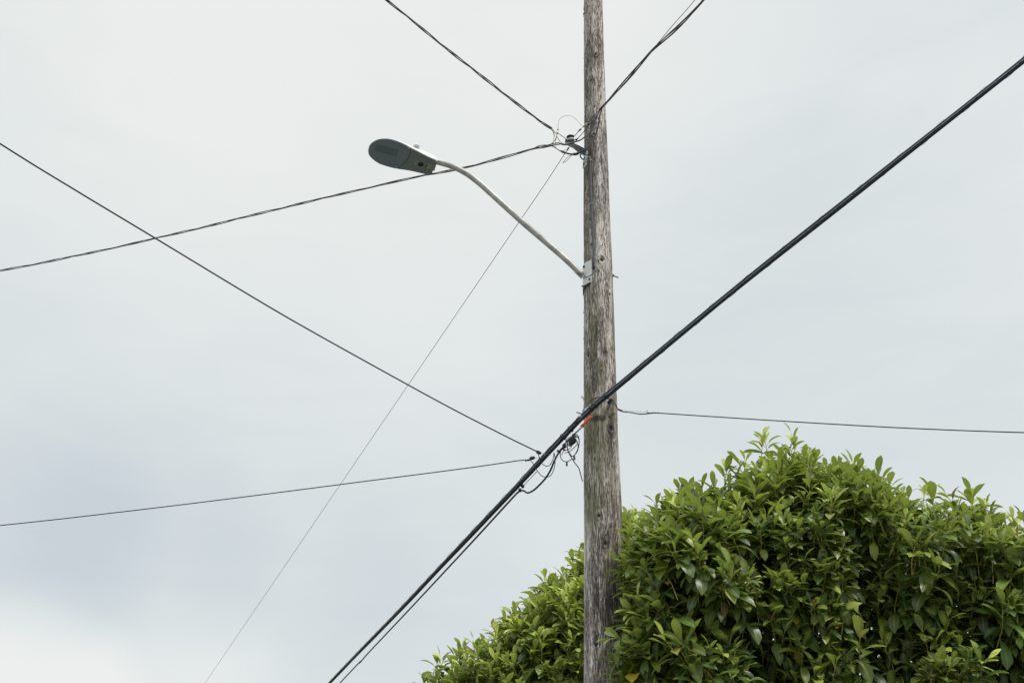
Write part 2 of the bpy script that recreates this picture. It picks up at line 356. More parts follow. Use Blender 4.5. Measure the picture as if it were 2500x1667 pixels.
# carved relief: vertical ridges, long splits
def vnoise(x, y, seed):
    r_ = np.random.default_rng(seed); G = r_.random((256, 256)); xi = np.floor(x).astype(int); yi = np.floor(y).astype(int); fx = x - xi; fy = y - yi
    fx = fx * fx * (3 - 2 * fx); fy = fy * fy * (3 - 2 * fy); a = G[yi % 256, xi % 256]; b = G[yi % 256, (xi + 1) % 256]; c = G[(yi + 1) % 256, xi % 256]; d = G[(yi + 1) % 256, (xi + 1) % 256]
    return (a * (1 - fx) + b * fx) * (1 - fy) + (c * (1 - fx) + d * fx) * fy
rel = 0.003 * (vnoise(UT * 70 + 50, ZZ * 3, 1) - .5) + 0.0026 * (vnoise(UT * 140 + 90, ZZ * 9, 2) - .5) + 0.010 * (vnoise(UT * 9 + 50, ZZ * 1.4, 3) - .5) * np.clip(np.cos(ang * .5), 0, 1)
sp = np.abs(vnoise(UT * 22 + 70, ZZ * 0.7, 4) - .5); rel -= 0.007 * np.exp(-(sp / 0.012) ** 2) * (vnoise(UT * 6 + 30, ZZ * 1.3, 5) > .45)
# the flat, hewn strip to the left of the conduit
RAD = RRm + rel + DISP
VX = CXm + RAD * np.cos(TH); VY = PY + RAD * np.sin(TH)
V = np.stack([VX, VY, ZZ], -1).reshape(-1, 3); nr = len(zs)
idx = np.arange(nr * NTH).reshape(nr, NTH); a = idx[:-1]; b = np.roll(idx, -1, 1)[:-1]; c = np.roll(idx, -1, 1)[1:]; d = idx[1:]
faces = np.stack([a, b, c, d], -1).reshape(-1, 4).tolist(); faces.append(idx[-1].tolist())
mb = MB(); mb.v = [V]; mb.f = faces; mb.n = len(V); mb.smooth = [True] * (len(faces) - 1) + [False]
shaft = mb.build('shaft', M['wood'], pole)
GA = np.stack([0.14 * np.cos(UT / 0.14), 0.14 * np.sin(UT / 0.14), ZZ], -1).reshape(-1, 3)
at_ = shaft.data.attributes.new('grain', 'FLOAT_VECTOR', 'POINT'); at_.data.foreach_set('vector', GA.astype(np.float32).ravel())
BL = np.zeros_like(U)
def band(px, py0, py1, wd, amp):
    global BL
    p = surf(px, (py0 + py1) / 2); u0 = (math.atan2(p[1] - PY, p[0] - pole_c(p[2])) + .5 * math.pi) * pole_r(p[2]); zm, zh = (zof(py0) + zof(py1)) / 2, (zof(py0) - zof(py1)) / 2
    BL = np.maximum(BL, amp * np.exp(-(((U - u0) / wd) ** 2 + ((ZZ - zm) / zh) ** 4)))
for q in ((1508, 960, 1345, .022, 1.0), (1466, 1370, 1480, .02, .95), (1461, 1490, 1600, .025, .9), (1443, 1400, 1667, .03, .6), (1474, 1180, 1300, .010, .7), (1470, 640, 760, .02, .9), (1464, 250, 560, .02, .6), (1442, 700, 800, .010, .8), (1455, 20, 230, .016, .55), (1478, 540, 640, .014, .6), (1461, 1130, 1230, .010, .7)): band(*q)
at_ = shaft.data.attributes.new('patch', 'FLOAT', 'POINT'); at_.data.foreach_set('value', BL.astype(np.float32).ravel())
KA = np.stack([KN_SHADE, np.clip(ALG, 0, 1.3), np.clip(FR, 0, 1)], -1).reshape(-1, 3)
at_ = shaft.data.attributes.new('knot_shade', 'FLOAT_VECTOR', 'POINT'); at_.data.foreach_set('vector', KA.astype(np.float32).ravel())
# lichen tufts on the left edge
mb = MB()
def edge_pt(py, deg):
    z = zof(py); a_ = R(deg); r = pole_r(z); return np.array([pole_c(z) + r * math.cos(a_), PY + r * math.sin(a_), z])
for k in range(95):
    py = random.choice([random.uniform(0, 45), random.uniform(0, 110), random.uniform(60, 190), random.uniform(250, 760), random.uniform(700, 1000)])
    s = random.uniform(.002, .0055) * (1.7 if py < 30 else 1.0)
    p = edge_pt(py, random.gauss(193, 12)); ball(mb, p, s, s, s * random.uniform(.8, 2), 7, 5, .5)
mb.build('lichen', M['moss'], pole)['kind'] = 'stuff'
mb = MB()
for py, deg in ((960, 188), (965, 200), (958, 182)):                       # a dry tuft of stalks stuck on the left edge
    p = edge_pt(py, deg)
    for k in range(5):
        q = p + np.array([random.uniform(-.03, -.008), random.uniform(-.02, 0), random.uniform(-.02, .03)]); tube(mb, cat([p, (p + q) / 2 + np.array([0, 0, .006]), q], 3), .0010, 4)
for k in range(26):
    p = surf(random.uniform(1470, 1500), random.uniform(985, 1005), .001); q = surf(random.uniform(1455, 1500), random.uniform(1000, 1028), .006)
    tube(mb, cat([p, (p + q) / 2 + np.array([random.uniform(-.01, .01), -.008, 0]), q], 3), .0010, 4)
mb.build('dry_stalks', simple('dry_stalks', (0.30, 0.27, 0.17), 0.9), pole)['kind'] = 'stuff'
# through bolt
mb = MB(); a = surf(1497.5, 671, -0.0); a = at(1493, 671, 8.02); b = at(1510, 677.5, 8.02); cyl(mb, a, b, .0085); 
mb.build('through_bolt', M['galv'], pole)
mb = MB(); a2 = at(1496.5, 671.6, 8.02); cyl(mb, a2, a2 + unit(b - a) * .012, .019, seg=6); mb.build('nut', M['galv'], pole)

# ------------------------------------------------------------------ street lamp
base = at(1066, 405, 8.0); tip_ = at(899, 371, 7.80)
AX = unit(tip_ - base); side = unit(np.cross(AX, np.array([0, 0, 1.0])))    # side: points away or towards
if side[1] > 0: side = -side
roll = R(14)                                                              # near side lifted a little
upv = unit(np.cross(side, AX)); upv = upv if upv[2] > 0 else -upv
nearv = unit(side * math.cos(roll) + upv * math.sin(roll)); NRM = unit(np.cross(AX, nearv)); NRM = NRM if NRM[2] > 0 else -NRM
def onplane(x, y, h=0.0, off=None):                                       # zoomed lamp coordinates -> lamp's lower plane
    d = ray(880 + x / 9.8, 310 + y / 9.8); t = np.dot(base - EYE, NRM) / np.dot(d, NRM); return EYE + d * t + NRM * h
outl = [(182, 600), (190, 520), (220, 440), (290, 365), (400, 305), (500, 283), (600, 278), (720, 290), (850, 325), (980, 375), (1100, 435), (1230, 505), (1350, 570), (1500, 650), (1650, 725), (1780, 782), (1830, 820), (1840, 862), (1822, 905), (1790, 965), (1750, 1040), (1705, 1095), (1660, 1130), (1600, 1140), (1500, 1118), (1300, 1070), (1150, 1040), (1020, 1020), (930, 1018), (850, 1000), (720, 970), (580, 930), (440, 880), (330, 810), (250, 740), (200, 670)]
oc = cat([*outl, outl[0]], 4)[:-1]
O3 = np.array([onplane(x, y) for x, y in oc]); cen = np.array([onplane(700 + (x - 700) * 0.82, 0.36 * (x - 700) * .82 + 600 ) for x, y in oc])
lamp = empty('street_lamp', surf(1440, 668), 'white street lamp with oval dark underside on a curved pipe arm from the wooden pole', 'street lamp')
mb = MB(); layers = []
for h, s in ((0.0, .985), (0.004, 1.0), (0.018, 1.0), (0.04, .985), (0.062, .93), (0.080, .82), (0.092, .62), (0.098, .35), (0.100, .08)):
    nk = np.clip((oc[:, 0] - 700) / 900, 0, 1)[:, None]; L = O3 + (cen - O3) * ((1 - s) + (1 - nk) * min(1.0, h * 5.0) * s * .55) + NRM * h * (.55 + .45 * nk); layers.append(L)
nL = len(O3); f = []
for i in range(len(layers) - 1):
    for j in range(nL):
        k = (j + 1) % nL; f.append((i * nL + j, i * nL + k, (i + 1) * nL + k, (i + 1) * nL + j))
f.append(tuple(range(nL))[::-1]); f.append(tuple((len(layers) - 1) * nL + j for j in range(nL)))
mb.add(np.concatenate(layers), f); head = mb.build('lamp_head', M['white'], lamp)
def plate(poly, h0, h1, name, mat, parent, inset=1.0):
    P = np.array(poly); c0 = P.mean(0); A = [onplane(*p, h0) for p in P]; B = [onplane(*(c0 + (p - c0) * inset), h1) for p in P]; n = len(P)
    mb = MB(); mb.add(np.array(A + B), [tuple(range(n)), tuple(range(n, 2 * n))[::-1]] + [(i, (i + 1) % n, n + (i + 1) % n, n + i) for i in range(n)], False)
    return mb.build(name, mat, parent)
seam = [(1180, 512), (1168, 600), (1135, 700), (1100, 770), (1050, 830), (1000, 875), (950, 915), (890, 985)]
C0 = np.array([800, 640])
def shrink(p, s=.985): p = np.array(p, float); return tuple(C0 + (p - C0) * s)
lo = [p for p in outl[:12]]; lo[-1] = (1180, 500)
left = [shrink(p) for p in ([p for p in outl[29:]] + outl[:11] + [(1165, 492)])]
lensp = left + seam[:-1] + [(880, 990)]
lc = cat(lensp, 3)[:, :2] if False else np.array(lensp)
plate(lc, -0.001, -0.007, 'lens_panel', M['lens'], head, .985)
rt = [shrink(p, .99) for p in outl[12:28]]
doorp = [(1195, 520)] + rt + [(945, 1008)] + [(x + 22, y + 12) for x, y in seam[::-1]][:-1]
plate(np.array(doorp), -0.001, -0.006, 'access_door', M['door'], head, .99)
s3 = [onplane(x + 4, y + 4, -.007) for x, y in seam]; mb = MB(); tube(mb, cat(s3, 5), .0040, 6); mb.build('seam_lip', M['rib'], head)
mb = MB(); tube(mb, cat([onplane(x + 14, y + 9, -.004) for x, y in seam], 5), .0062, 6); mb.build('seam_gap', M['dark'], head)
for (x, y), r_ in (((1140, 500), .010), ((850, 935), .013)):
    mb = MB(); p = onplane(x, y, -.002); cyl(mb, p, p - NRM * .012, r_); mb.build('hinge', M['rib'], head)
mb = MB()
u1 = np.array([48.5, 13.4]); v1 = np.array([-19., 56.])
for i in range(11):
    for j in range(3):
        for q in (0, 1):
            s = np.array([400., 415.]) + u1 * (i + .4 * q) + v1 * (j + .42 * q)
            p = onplane(s[0], s[1], -.006); cyl(mb, p, p - NRM * .0035, .0050, seg=7)
mb.build('led_array', M['led'], head)
for x, y in ((640, 322), (955, 435), (397, 742), (710, 855), (300, 395)):
    mb = MB(); p = onplane(x, y, -.006); cyl(mb, p, p - NRM * .004, .0045, seg=8); mb.build('screw', M['led'], head)
tt = np.linspace(0, 2 * math.pi, 24, endpoint=False)
plate(np.array([(1441 + 68 * math.cos(a), 890 + 47 * math.sin(a)) for a in tt]), -.005, -.011, 'sensor_window', M['oval'], head, .95)
plate(np.array([(1335, 800), (1392, 818), (1345, 908), (1285, 890)]), -.0055, -.0075, 'label_plate', M['sticker2'], head)
plate(np.array([(1610, 868), (1765, 912), (1712, 1035), (1555, 985)]), -.0055, -.0075, 'label_plate', M['sticker'], head)
for q in ([(1595, 895), (1612, 900), (1562, 995), (1545, 990)], [(1660, 980), (1675, 985), (1650, 1030), (1630, 1024)], [(1725, 915), (1737, 918), (1705, 985), (1694, 981)], [(1660, 905), (1685, 912), (1680, 925), (1655, 918)]):
    plate(np.array(q), -.0074, -.0088, 'label_print', M['dark'], head)
for q in ([(1340, 828), (1350, 831), (1318, 880), (1308, 877)], [(1362, 838), (1370, 841), (1340, 886), (1331, 882)]):
    plate(np.array(q), -.0074, -.0088, 'label_print', M['dark'], head)
# slip fitter clamp at the neck end + socket on top
mb = MB(); p0 = onplane(1760, 1000, .012); box(mb, p0, AX, nearv, NRM, .012, .030, .012); mb.build('clamp_bar', M['galv'], head)
for x, y in ((1860, 870), (1700, 1105)):
    mb = MB(); p0 = onplane(x, y, .006); cyl(mb, p0, p0 + NRM * .02, .010, seg=8); mb.build('clamp_bolt', M['dark'], head)
mb = MB(); p0 = onplane(1330, 610, .08); cyl(mb, p0, p0 + NRM * .020, .034, .028, 20); mb.build('photocell_socket', M['white'], head)
# arm
ap = [(1421, 672), (1382, 634), (1330, 589), (1276, 543), (1212, 485), (1169, 446.5), (1137, 423), (1105, 407), (1073, 397)]
ys = [7.93, 7.94, 7.95, 7.96, 7.97, 7.98, 7.985, 7.99, 7.99]
AP = [at(x, y, Y) for (x, y), Y in zip(ap, ys)]; AP.append(AP[-1] + AX * .14 + NRM * 0.004)
mb = T_(AP, .0285, 20, 8); arm = mb.build('arm', M['pipe'], lamp)
# curved mounting plate
def shell(name, mat, parent, z_lo, z_hi, d0, d1, off, thick, slope=0.0, n=18):
    V = []; 
    for rr_ in (off, off + thick):
        for k, z in enumerate((z_lo, z_hi)):
            for i in range(n + 1):
                a_ = R(d0 + (d1 - d0) * i / n); zz = z + slope * (i / n - .5) * (1 if k else 1)
                r = pole_r(zz) + rr_; V.append((pole_c(zz) + r * math.cos(a_), PY + r * math.sin(a_), zz))
    m = n + 1; f = []
    for i in range(n):
        f += [(i, i + 1, m + i + 1, m + i), (2 * m + i, 3 * m + i, 3 * m + i + 1, 2 * m + i + 1), (i, 2 * m + i, 2 * m + i + 1, i + 1), (m + i, m + i + 1, 3 * m + i + 1, 3 * m + i)]
    f += [(0, m, 3 * m, 2 * m), (n, 2 * m + n, 3 * m + n, m + n)]
    mb = MB(); mb.add(np.array(V), f, False); return mb.build(name, mat, parent)
zt = at(1435, 641, 7.92)[2]; zb = at(1435, 694, 7.92)[2]
mp_ = shell('mounting_plate', M['white'], lamp, zb, zt, 150, 242, .003, .007, 0.0)
shell('plate_shadow_strip', M['dark'], lamp, zb - .035, zb - .004, 165, 232, .002, .006, 0.03)  # dark strip added as the shadow under the mounting plate
mb = MB(); c = AP[0]; box(mb, (c + AP[1]) / 2 * .0 + c + (AP[1] - c) * .25, (0, 0, 1), unit(AP[1] - AP[0]), (0, 1, 0), .045, .05, .012); mb.build('gusset', M['pipe'], lamp)
for x, y, s in ((525, 575, .013), (668, 918, .009)):
    p = surf(1380 + x / 11.2, 600 + y / 11.2, .008); n_ = unit(np.array([p[0] - pole_c(p[2]), p[1] - PY, 0])); mb = MB(); cyl(mb, p, p + n_ * .012, s, seg=6); mb.build('bolt', M['iron'], lamp)
mb = MB(); cyl(mb, Z4(515, 1100, 7.95), Z4(450, 1108, 7.94), .007, seg=7); mb.build('bolt', M['iron'], lamp)
mb = MB(); pA = Z4(345, 735, 7.905); cyl(mb, pA, pA + unit(AP[1] - AP[0]) * -.03, .011, seg=10); mb.build('cable_gland', M['dark'], lamp)
lead = [Z4(350, 745, 7.895), Z4(420, 835, 7.875), Z4(500, 866, 7.86), Z4(590, 855, 7.84), Z4(700, 810, 7.84), Z4(770, 745, 7.84), Z4(800, 680, 7.85), Z4(795, 620, 7.86)]
T_(lead, .0042, 8).build('lead_wire', M['cable2'], lamp)

# ------------------------------------------------------------------ conduit up the pole
cond = empty('pole_conduit', surf(1450, 649, .01), 'thin dark grey conduit stapled up the pole from the lamp plate to the wire bracket', 'conduit')
cp = [(1439, 384), (1441, 396), (1441.5, 418), (1443, 470), (1445, 510), (1446.5, 545), (1448.5, 595), (1450, 651)]
CPT = [surf(x, y, .011) for x, y in cp]; T_(CPT, .0115, 12, 6).build('pipe', M['conduit'], cond)
for y_, x_ in ((393, 1440.5), (499, 1444)):
    p = surf(x_, y_, .012); mb = MB(); n_ = unit(np.array([p[0] - pole_c(p[2]), p[1] - PY, 0])); tg = np.cross(n_, (0, 0, 1)); 
    tube(mb, cat([p - tg * .022 - n_ * .012, p - tg * .014 + n_ * .008, p + n_ * .014, p + tg * .014 + n_ * .008, p + tg * .022 - n_ * .012], 4), .003, 6); mb.build('staple', M['galv'], cond)
p = surf(1450.2, 651, .012); mb = MB(); cyl(mb, p + np.array([0, 0, .012]), p - np.array([0, 0, .03]), .0150, .011, 12); mb.build('end_bushing', M['dark'], cond)

# ------------------------------------------------------------------ service bracket with insulator
bk = empty('wire_bracket', surf(1431, 372, .0), 'dark iron bracket holding a spool insulator near the top of the wooden pole', 'bracket')
mb = MB()
up_ = [(560, 890), (640, 905), (720, 925), (830, 975), (950, 1040)]; dn = [(570, 945), (640, 985), (710, 1015), (790, 1085), (920, 1115)]
V = []; 
for yoff in (7.70, 7.90):
    for q in (up_, dn):
        for k, (x, y) in enumerate(q): V.append(Z1(x, y, yoff + (.06 * (k / 4))))
f = []
for i in range(4): f += [(i, i + 1, 6 + i, 5 + i), (10 + i, 15 + i, 16 + i, 11 + i), (i, 10 + i, 11 + i, i + 1), (5 + i, 6 + i, 16 + i, 15 + i)]
f += [(0, 5, 15, 10), (4, 14, 19, 9)]
mb.add(np.array(V), f, False)
box(mb, Z1(600, 905, 7.80), unit(Z1(720, 940, 7.8) - Z1(560, 900, 7.8)), (0, 1, 0), (0, 0, 1), .018, .035, .005)
mb.build('bracket_arm', M['iron'], bk)
mb = MB(); V = [Z1(935, 1040, 7.89), Z1(962, 1060, 7.89), Z1(940, 1300, 7.885), Z1(872, 1365, 7.885), Z1(885, 1200, 7.885), Z1(905, 1120, 7.89)]
V2 = [v + np.array([.004, .010, 0]) for v in V]; n = 6
mb.add(np.array(V + V2), [tuple(range(n)), tuple(range(n, 2 * n))[::-1]] + [(i, (i + 1) % n, n + (i + 1) % n, n + i) for i in range(n)], False); mb.build('back_plate', M['galv'], bk)
mb = MB(); p = Z1(893, 1292, 7.882); cyl(mb, p, p - np.array([0, .012, 0]), .010, seg=8); mb.build('bolt', M['iron'], bk)
mb = MB(); p = Z1(902, 1135, 7.875); cyl(mb, p, p - np.array([0, .03, 0]), .012, seg=8); mb.build('bolt', M['galv'], bk)
mb = MB(); tube(mb, cat([Z1(835, 1110, 7.84), Z1(835, 1160, 7.84), Z1(880, 1210, 7.85), Z1(905, 1180, 7.86)], 6), .0065, 8); mb.build('hook', M['iron'], bk)
sp_ = Z1(668, 890, 7.76); ax_ = unit(np.array([-.10, -.12, 1.0]))
def lathe(mb, c, ax, prof, seg=24):
    ax = unit(ax); a = unit(np.cross(ax, (0, 1, 0.01))); b = np.cross(ax, a); V = []
    for z, r in prof:
        for j in range(seg):
            t = 2 * math.pi * j / seg; V.append(c + ax * z + r * (a * math.cos(t) + b * math.sin(t)))
    m = len(prof); f = [(i * seg + j, i * seg + (j + 1) % seg, (i + 1) * seg + (j + 1) % seg, (i + 1) * seg + j) for i in range(m - 1) for j in range(seg)]
    f += [tuple(range(seg))[::-1], tuple((m - 1) * seg + j for j in range(seg))]; mb.add(np.array(V), f); return mb
ins = lathe(MB(), sp_, ax_, [(0, .034), (.004, .040), (.014, .040), (.020, .034)]).build('spool_insulator', M['porcelain'], bk)
lathe(MB(), sp_, ax_, [(.0205, .030), (.026, .028), (.040, .028), (.044, .038), (.052, .038), (.056, .030)]).build('spool_body', M['spool'], ins)
tube(MB(), [sp_ - ax_ * .03, sp_ + ax_ * .062], .007, 8).build('pin', M['galv'], ins)

# ------------------------------------------------------------------ twisted power cables
def sag(P, Q, s, n=90):
    t = np.linspace(0, 1, n)[:, None]; L = P * (1 - t) + Q * t; L[:, 2] -= (4 * s * t * (1 - t))[:, 0]; return L
def twist(path, rad, pitch, ph, wob=0.0, seed=0):
    T, A, B = frames(path); L = np.concatenate([[0], np.cumsum(np.linalg.norm(np.diff(path, axis=0), axis=1))])
    r_ = np.random.default_rng(seed); w_ = 1 + wob * np.sin(L * 2.1 + seed) ; a_ = 2 * math.pi * L / pitch + ph + 3.2 * wob * np.sin(L * 1.3 + 1) + 1.5 * wob * np.sin(L * 3.7 + 2)
    return path + (rad * w_)[:, None] * (np.cos(a_)[:, None] * A + np.sin(a_)[:, None] * B)
def triplex(name, label, pts_px, group, sizes=(.0054, .0054, .0034), rad=.0078, pitch=.74, n=46, extra=()):
    path = cat(pts_px, n); root = empty(name, pts_px[0], label, 'power cable', group)
    mats = (M['greysheath'], M['cable2'], M['bare'])
    for k in range(3):
        tube(MB(), twist(path, rad if k < 2 else rad * 1.05, pitch, 2 * math.pi * (0, .5, .22)[k], .10, 0), sizes[k], 7).build('conductor', mats[k], root)
    for nm, pts, r_, mt in extra: T_(pts, r_, 8, 8).build(nm, mt, root)
    return root
grp = 'twisted power service cables'
def sl(nm, a, b, r_, mt): return (nm, [a, (a + b) / 2, b], r_, mt)
triplex('power_cable', 'twisted dark power cable rising from the insulator bracket to the upper left',
    [Z1(330, 670, 7.72), Z1(200, 590, 7.66), Z1(0, 448, 7.58), at(1205, 209, 7.35), at(1105, 131, 7.1), at(1015, 58, 6.9), at(943, 0, 6.7), at(700, -200, 6.1)], grp,
    extra=[('tail', [Z1(310, 660, 7.72), Z1(355, 720, 7.72), Z1(378, 800, 7.72), Z1(368, 900, 7.70), Z1(405, 1000, 7.70), Z1(480, 1062, 7.70)], .0052, M['greywire']),
           ('tail', [Z1(330, 665, 7.72), Z1(400, 740, 7.71), Z1(440, 830, 7.70), Z1(490, 910, 7.69), Z1(560, 940, 7.68), Z1(640, 925, 7.67)], .0055, M['greywire']),
           ('neutral_tail', [Z1(300, 640, 7.73), Z1(370, 705, 7.74), Z1(400, 735, 7.75)], .0040, M['bare']),
           ('neutral_tail', [Z1(470, 770, 7.75), Z1(520, 805, 7.76), Z1(600, 862, 7.77)], .0035, M['copper']),
           ('splice_sleeve', [Z1(378, 738, 7.75), Z1(425, 750, 7.75), Z1(475, 772, 7.75)], [.004] * 6 + [.0095] * 6 + [.004] * 5, M['tan']),
           ('splice_sleeve', [Z1(250, 628, 7.70), Z1(290, 645, 7.70), Z1(325, 668, 7.70)], .0105, M['cable'])])
triplex('power_cable', 'twisted dark power cable crossing the pole and rising to the upper right edge',
    [Z1(1165, 350, 7.70), Z1(1215, 295, 7.67), Z1(1290, 210, 7.62), Z1(1400, 90, 7.52), at(1541, 183, 7.25), at(1594, 123, 6.95), at(1658, 64, 6.65), at(1717, 0, 6.4), at(1900, -215, 5.7)], grp,
    sizes=(.0070, .0068, .0036), rad=.0095, pitch=1.35,
    extra=[('messenger', [at(1515, 213, 7.36), at(1556, 168, 7.15), at(1596, 119, 6.9), at(1636, 70, 6.7), at(1697, 0, 6.4), at(1790, -120, 6.0)], .0030, M['cable']), ('tail', [Z1(1175, 340, 7.69), Z1(1120, 460, 7.68), Z1(1060, 600, 7.69), Z1(990, 730, 7.69), Z1(860, 855, 7.67), Z1(740, 905, 7.66), Z1(620, 940, 7.66), Z1(560, 955, 7.68), Z1(470, 935, 7.7)], .0068, M['cable2']),
           ('tail', [Z1(1205, 330, 7.68), Z1(1170, 460, 7.66), Z1(1130, 690, 7.67), Z1(1060, 870, 7.67), Z1(920, 1030, 7.66), Z1(780, 1105, 7.66)], .0070, M['cable']),
           ('neutral_tail', [Z1(1200, 310, 7.68), Z1(1100, 420, 7.69), Z1(965, 565, 7.72)], .0036, M['cable2']),
           ('neutral_tail', [Z1(850, 665, 7.74), Z1(790, 735, 7.75), Z1(700, 835, 7.755)], .0042, M['lash']),
           ('guy_tail', [Z1(1190, 330, 7.69), Z1(1090, 480, 7.71), Z1(975, 620, 7.73), Z1(880, 740, 7.74), Z1(770, 865, 7.75)], .0036, M['cable']),
           ('splice_sleeve', [Z1(955, 588, 7.73), Z1(910, 622, 7.73), Z1(862, 658, 7.735)], [.0125] * 8 + [.009] * 5 + [.004] * 4, M['tan']),
           ('splice_sleeve', [Z1(845, 680, 7.74), Z1(815, 705, 7.745), Z1(790, 730, 7.75)], [.009] * 9 + [.005] * 8, M['copper']),
           ('sleeve_cap', [Z1(952, 570, 7.725), Z1(966, 590, 7.725), Z1(982, 606, 7.725)], .0075, M['cable']),
           ('wedge_clamp', [Z1(795, 835, 7.74), Z1(772, 858, 7.74), Z1(750, 872, 7.74)], [.0055] * 8 + [.010] * 9, M['cable'])])
triplex('power_cable', 'twisted weathered power cable running from the bracket behind the lamp arm to the left edge',
    [Z1(470, 932, 7.72), Z1(380, 945, 7.74), Z1(290, 968, 7.78), Z1(150, 1000, 7.84), Z1(0, 1032, 7.92), at(1140, 408, 8.2), at(1000, 436, 8.45), at(850, 470, 8.75), at(680, 510, 9.1), at(500, 554, 9.45), at(300, 600, 9.8), at(150, 632, 10.1), at(0, 661, 10.4), at(-400, 735, 11.4)], grp,
    sizes=(.0050, .0050, .0034), rad=.0080, pitch=1.15, n=30,
    extra=[('tail', [Z1(0, 1036, 7.92), Z1(100, 975, 7.88), Z1(200, 958, 7.84), Z1(310, 965, 7.8), Z1(400, 1008, 7.74), Z1(480, 1062, 7.71)], .0058, M['greywire']),
           ('splice_sleeve', [Z1(480, 1060, 7.71), Z1(560, 1090, 7.70), Z1(640, 1112, 7.69), Z1(720, 1120, 7.67)], [.007] * 4 + [.0115] * 6 + [.0085] * 15, M['conduit']),
           ('splice_sleeve', [Z1(715, 1118, 7.67), Z1(760, 1115, 7.66), Z1(795, 1100, 7.66)], .0135, M['dark']),
           ('splice_sleeve', [Z1(175, 1002, 7.84), Z1(240, 988, 7.81), Z1(300, 968, 7.78)], .0078, M['conduit']),
           ('neutral_tail', [Z1(310, 955, 7.77), Z1(370, 900, 7.76), Z1(410, 840, 7.76), Z1(422, 780, 7.75)], .0034, M['cable2']),
           ('neutral_tail', [Z1(400, 940, 7.74), Z1(405, 880, 7.75), Z1(425, 800, 7.75)], .0022, M['copper'])])
o = T_([Z1(868, 628, 7.73), Z1(800, 560, 7.73), Z1(720, 480, 7.73), Z1(620, 444, 7.74), Z1(520, 472, 7.75), Z1(458, 530, 7.76), Z1(450, 620, 7.76), Z1(445, 690, 7.76), Z1(450, 740, 7.76)], .0022, 6)
jl = empty('jumper_wire', Z1(868, 628, 7.73), 'thin pale jumper wire looping above the insulator left of the pole', 'wire')
o.build('wire', M['greywire'], jl)
T_([Z1(425, 590, 7.76), Z1(425, 640, 7.76), Z1(440, 690, 7.76)], .0014, 5).build('wire_end', M['greywire'], jl)
mb = MB(); ball(mb, Z1(443, 692, 7.755), .008, .008, .006); mb.build('split_bolt', M['copper'], jl)
pg = empty('pigtail_wire', Z1(700, 1125, 7.66), 'short bent pair of loose wire ends hanging under the insulator bracket', 'wire')
T_([Z1(700, 1128, 7.67), Z1(640, 1150, 7.67), Z1(580, 1205, 7.67), Z1(527, 1276, 7.67)], .0024, 6).build('wire', M['cable'], pg)
T_([Z1(527, 1274, 7.668), Z1(595, 1235, 7.66), Z1(650, 1175, 7.66), Z1(710, 1122, 7.66)], .0022, 6).build('wire', M['copper'], pg)
T_([Z1(590, 1035, 7.70), Z1(540, 1055, 7.70), Z1(490, 1055, 7.70)], .0018, 6).build('wire', M['cable2'], pg)
lw = empty('lamp_lead', Z1(800, 1100, 7.7), 'short black lead bending from the cable splice into the top of the pole conduit', 'wire')
T_([Z1(800, 1095, 7.68), Z1(870, 1112, 7.76), Z1(940, 1125, 7.85), Z1(980, 1160, 7.88), Z1(995, 1200, 7.885)], .0055, 7).build('wire', M['cable2'], lw)
T_([Z1(810, 1105, 7.69), Z1(880, 1135, 7.77), Z1(950, 1150, 7.86), Z1(990, 1185, 7.885)], .0035, 7).build('wire', M['galv'], lw)

# long thin guy wire going down left, far away at its lower end
gw = empty('span_wire', Z1(640, 995, 7.75), 'very thin dark wire slanting from the insulator bracket down to the bottom left', 'wire')
path = [Z1(640, 995, 7.78), Z1(612, 1040, 7.80), Z1(560, 1115, 7.9), Z1(265, 1568, 8.3)]
dd = at(500, 1667, 24.0); t_ = np.linspace(0, 1, 60)[:, None]; L = path[-1] * (1 - t_) + dd * t_
tube(MB(), np.vstack([cat(path, 6)[:-1], L, [dd + (dd - path[-1]) * .4]]), .0034, 6).build('wire', M['cable'], gw)
mb = tube(MB(), cat([Z1(636, 1000, 7.775), Z1(618, 1032, 7.795), Z1(600, 1058, 7.81)], 5), .0062, 7); tube(mb, cat([Z1(606, 1000, 7.79), Z1(600, 1025, 7.79), Z1(612, 1045, 7.79)], 4), .0025, 5)
mb.build('wire_grip', M['cable2'], gw)

# ------------------------------------------------------------------ communication cable bundle
bun = empty('cable_bundle', at(1440, 985, 7.66), 'thick bundle of black cables lashed together crossing in front of the pole', 'cable bundle')
BC = [at(3050, -300, 4.7), at(2500, 147, 5.5), at(2130, 440, 6.2), at(1810, 694, 6.85), at(1510, 941, 7.48), at(1437, 1003, 7.64), at(1375, 1066, 7.78), at(1265, 1183, 8.25), at(1110, 1346, 9.7), at(960, 1505, 12.0), at(808, 1662, 16.0), at(560, 1925, 27)]
bp_ = cat(BC, 60); T, A, B = frames(bp_)
LU = np.array([ -0.6, 0, .8]); 
def offp(du, dv, path=bp_):                                          # du: up across the bundle, dv: towards camera
    upn = np.array([unit(np.cross(t, (0, -1, 0.35))) for t in np.gradient(path, axis=0)]); upn = np.where(upn[:, 2:3] > 0, upn, -upn)
    fw = np.array([unit(np.cross(t, u)) for t, u in zip(np.gradient(path, axis=0), upn)]); fw = np.where(fw[:, 1:2] < 0, fw, -fw)
    return path + upn * np.asarray(du)[..., None] + fw * np.asarray(dv)[..., None] if np.ndim(du) else path + upn * du + fw * dv
Lb = np.concatenate([[0], np.cumsum(np.linalg.norm(np.diff(bp_, axis=0), axis=1))])
wv = lambda a, f, p: a * np.sin(Lb * f + p)
tube(MB(), offp(.009 + wv(.0014, 2.1, 0), 0 + wv(.001, 1.7, 1)), .0165, 14).build('cable', M['cable'], bun)
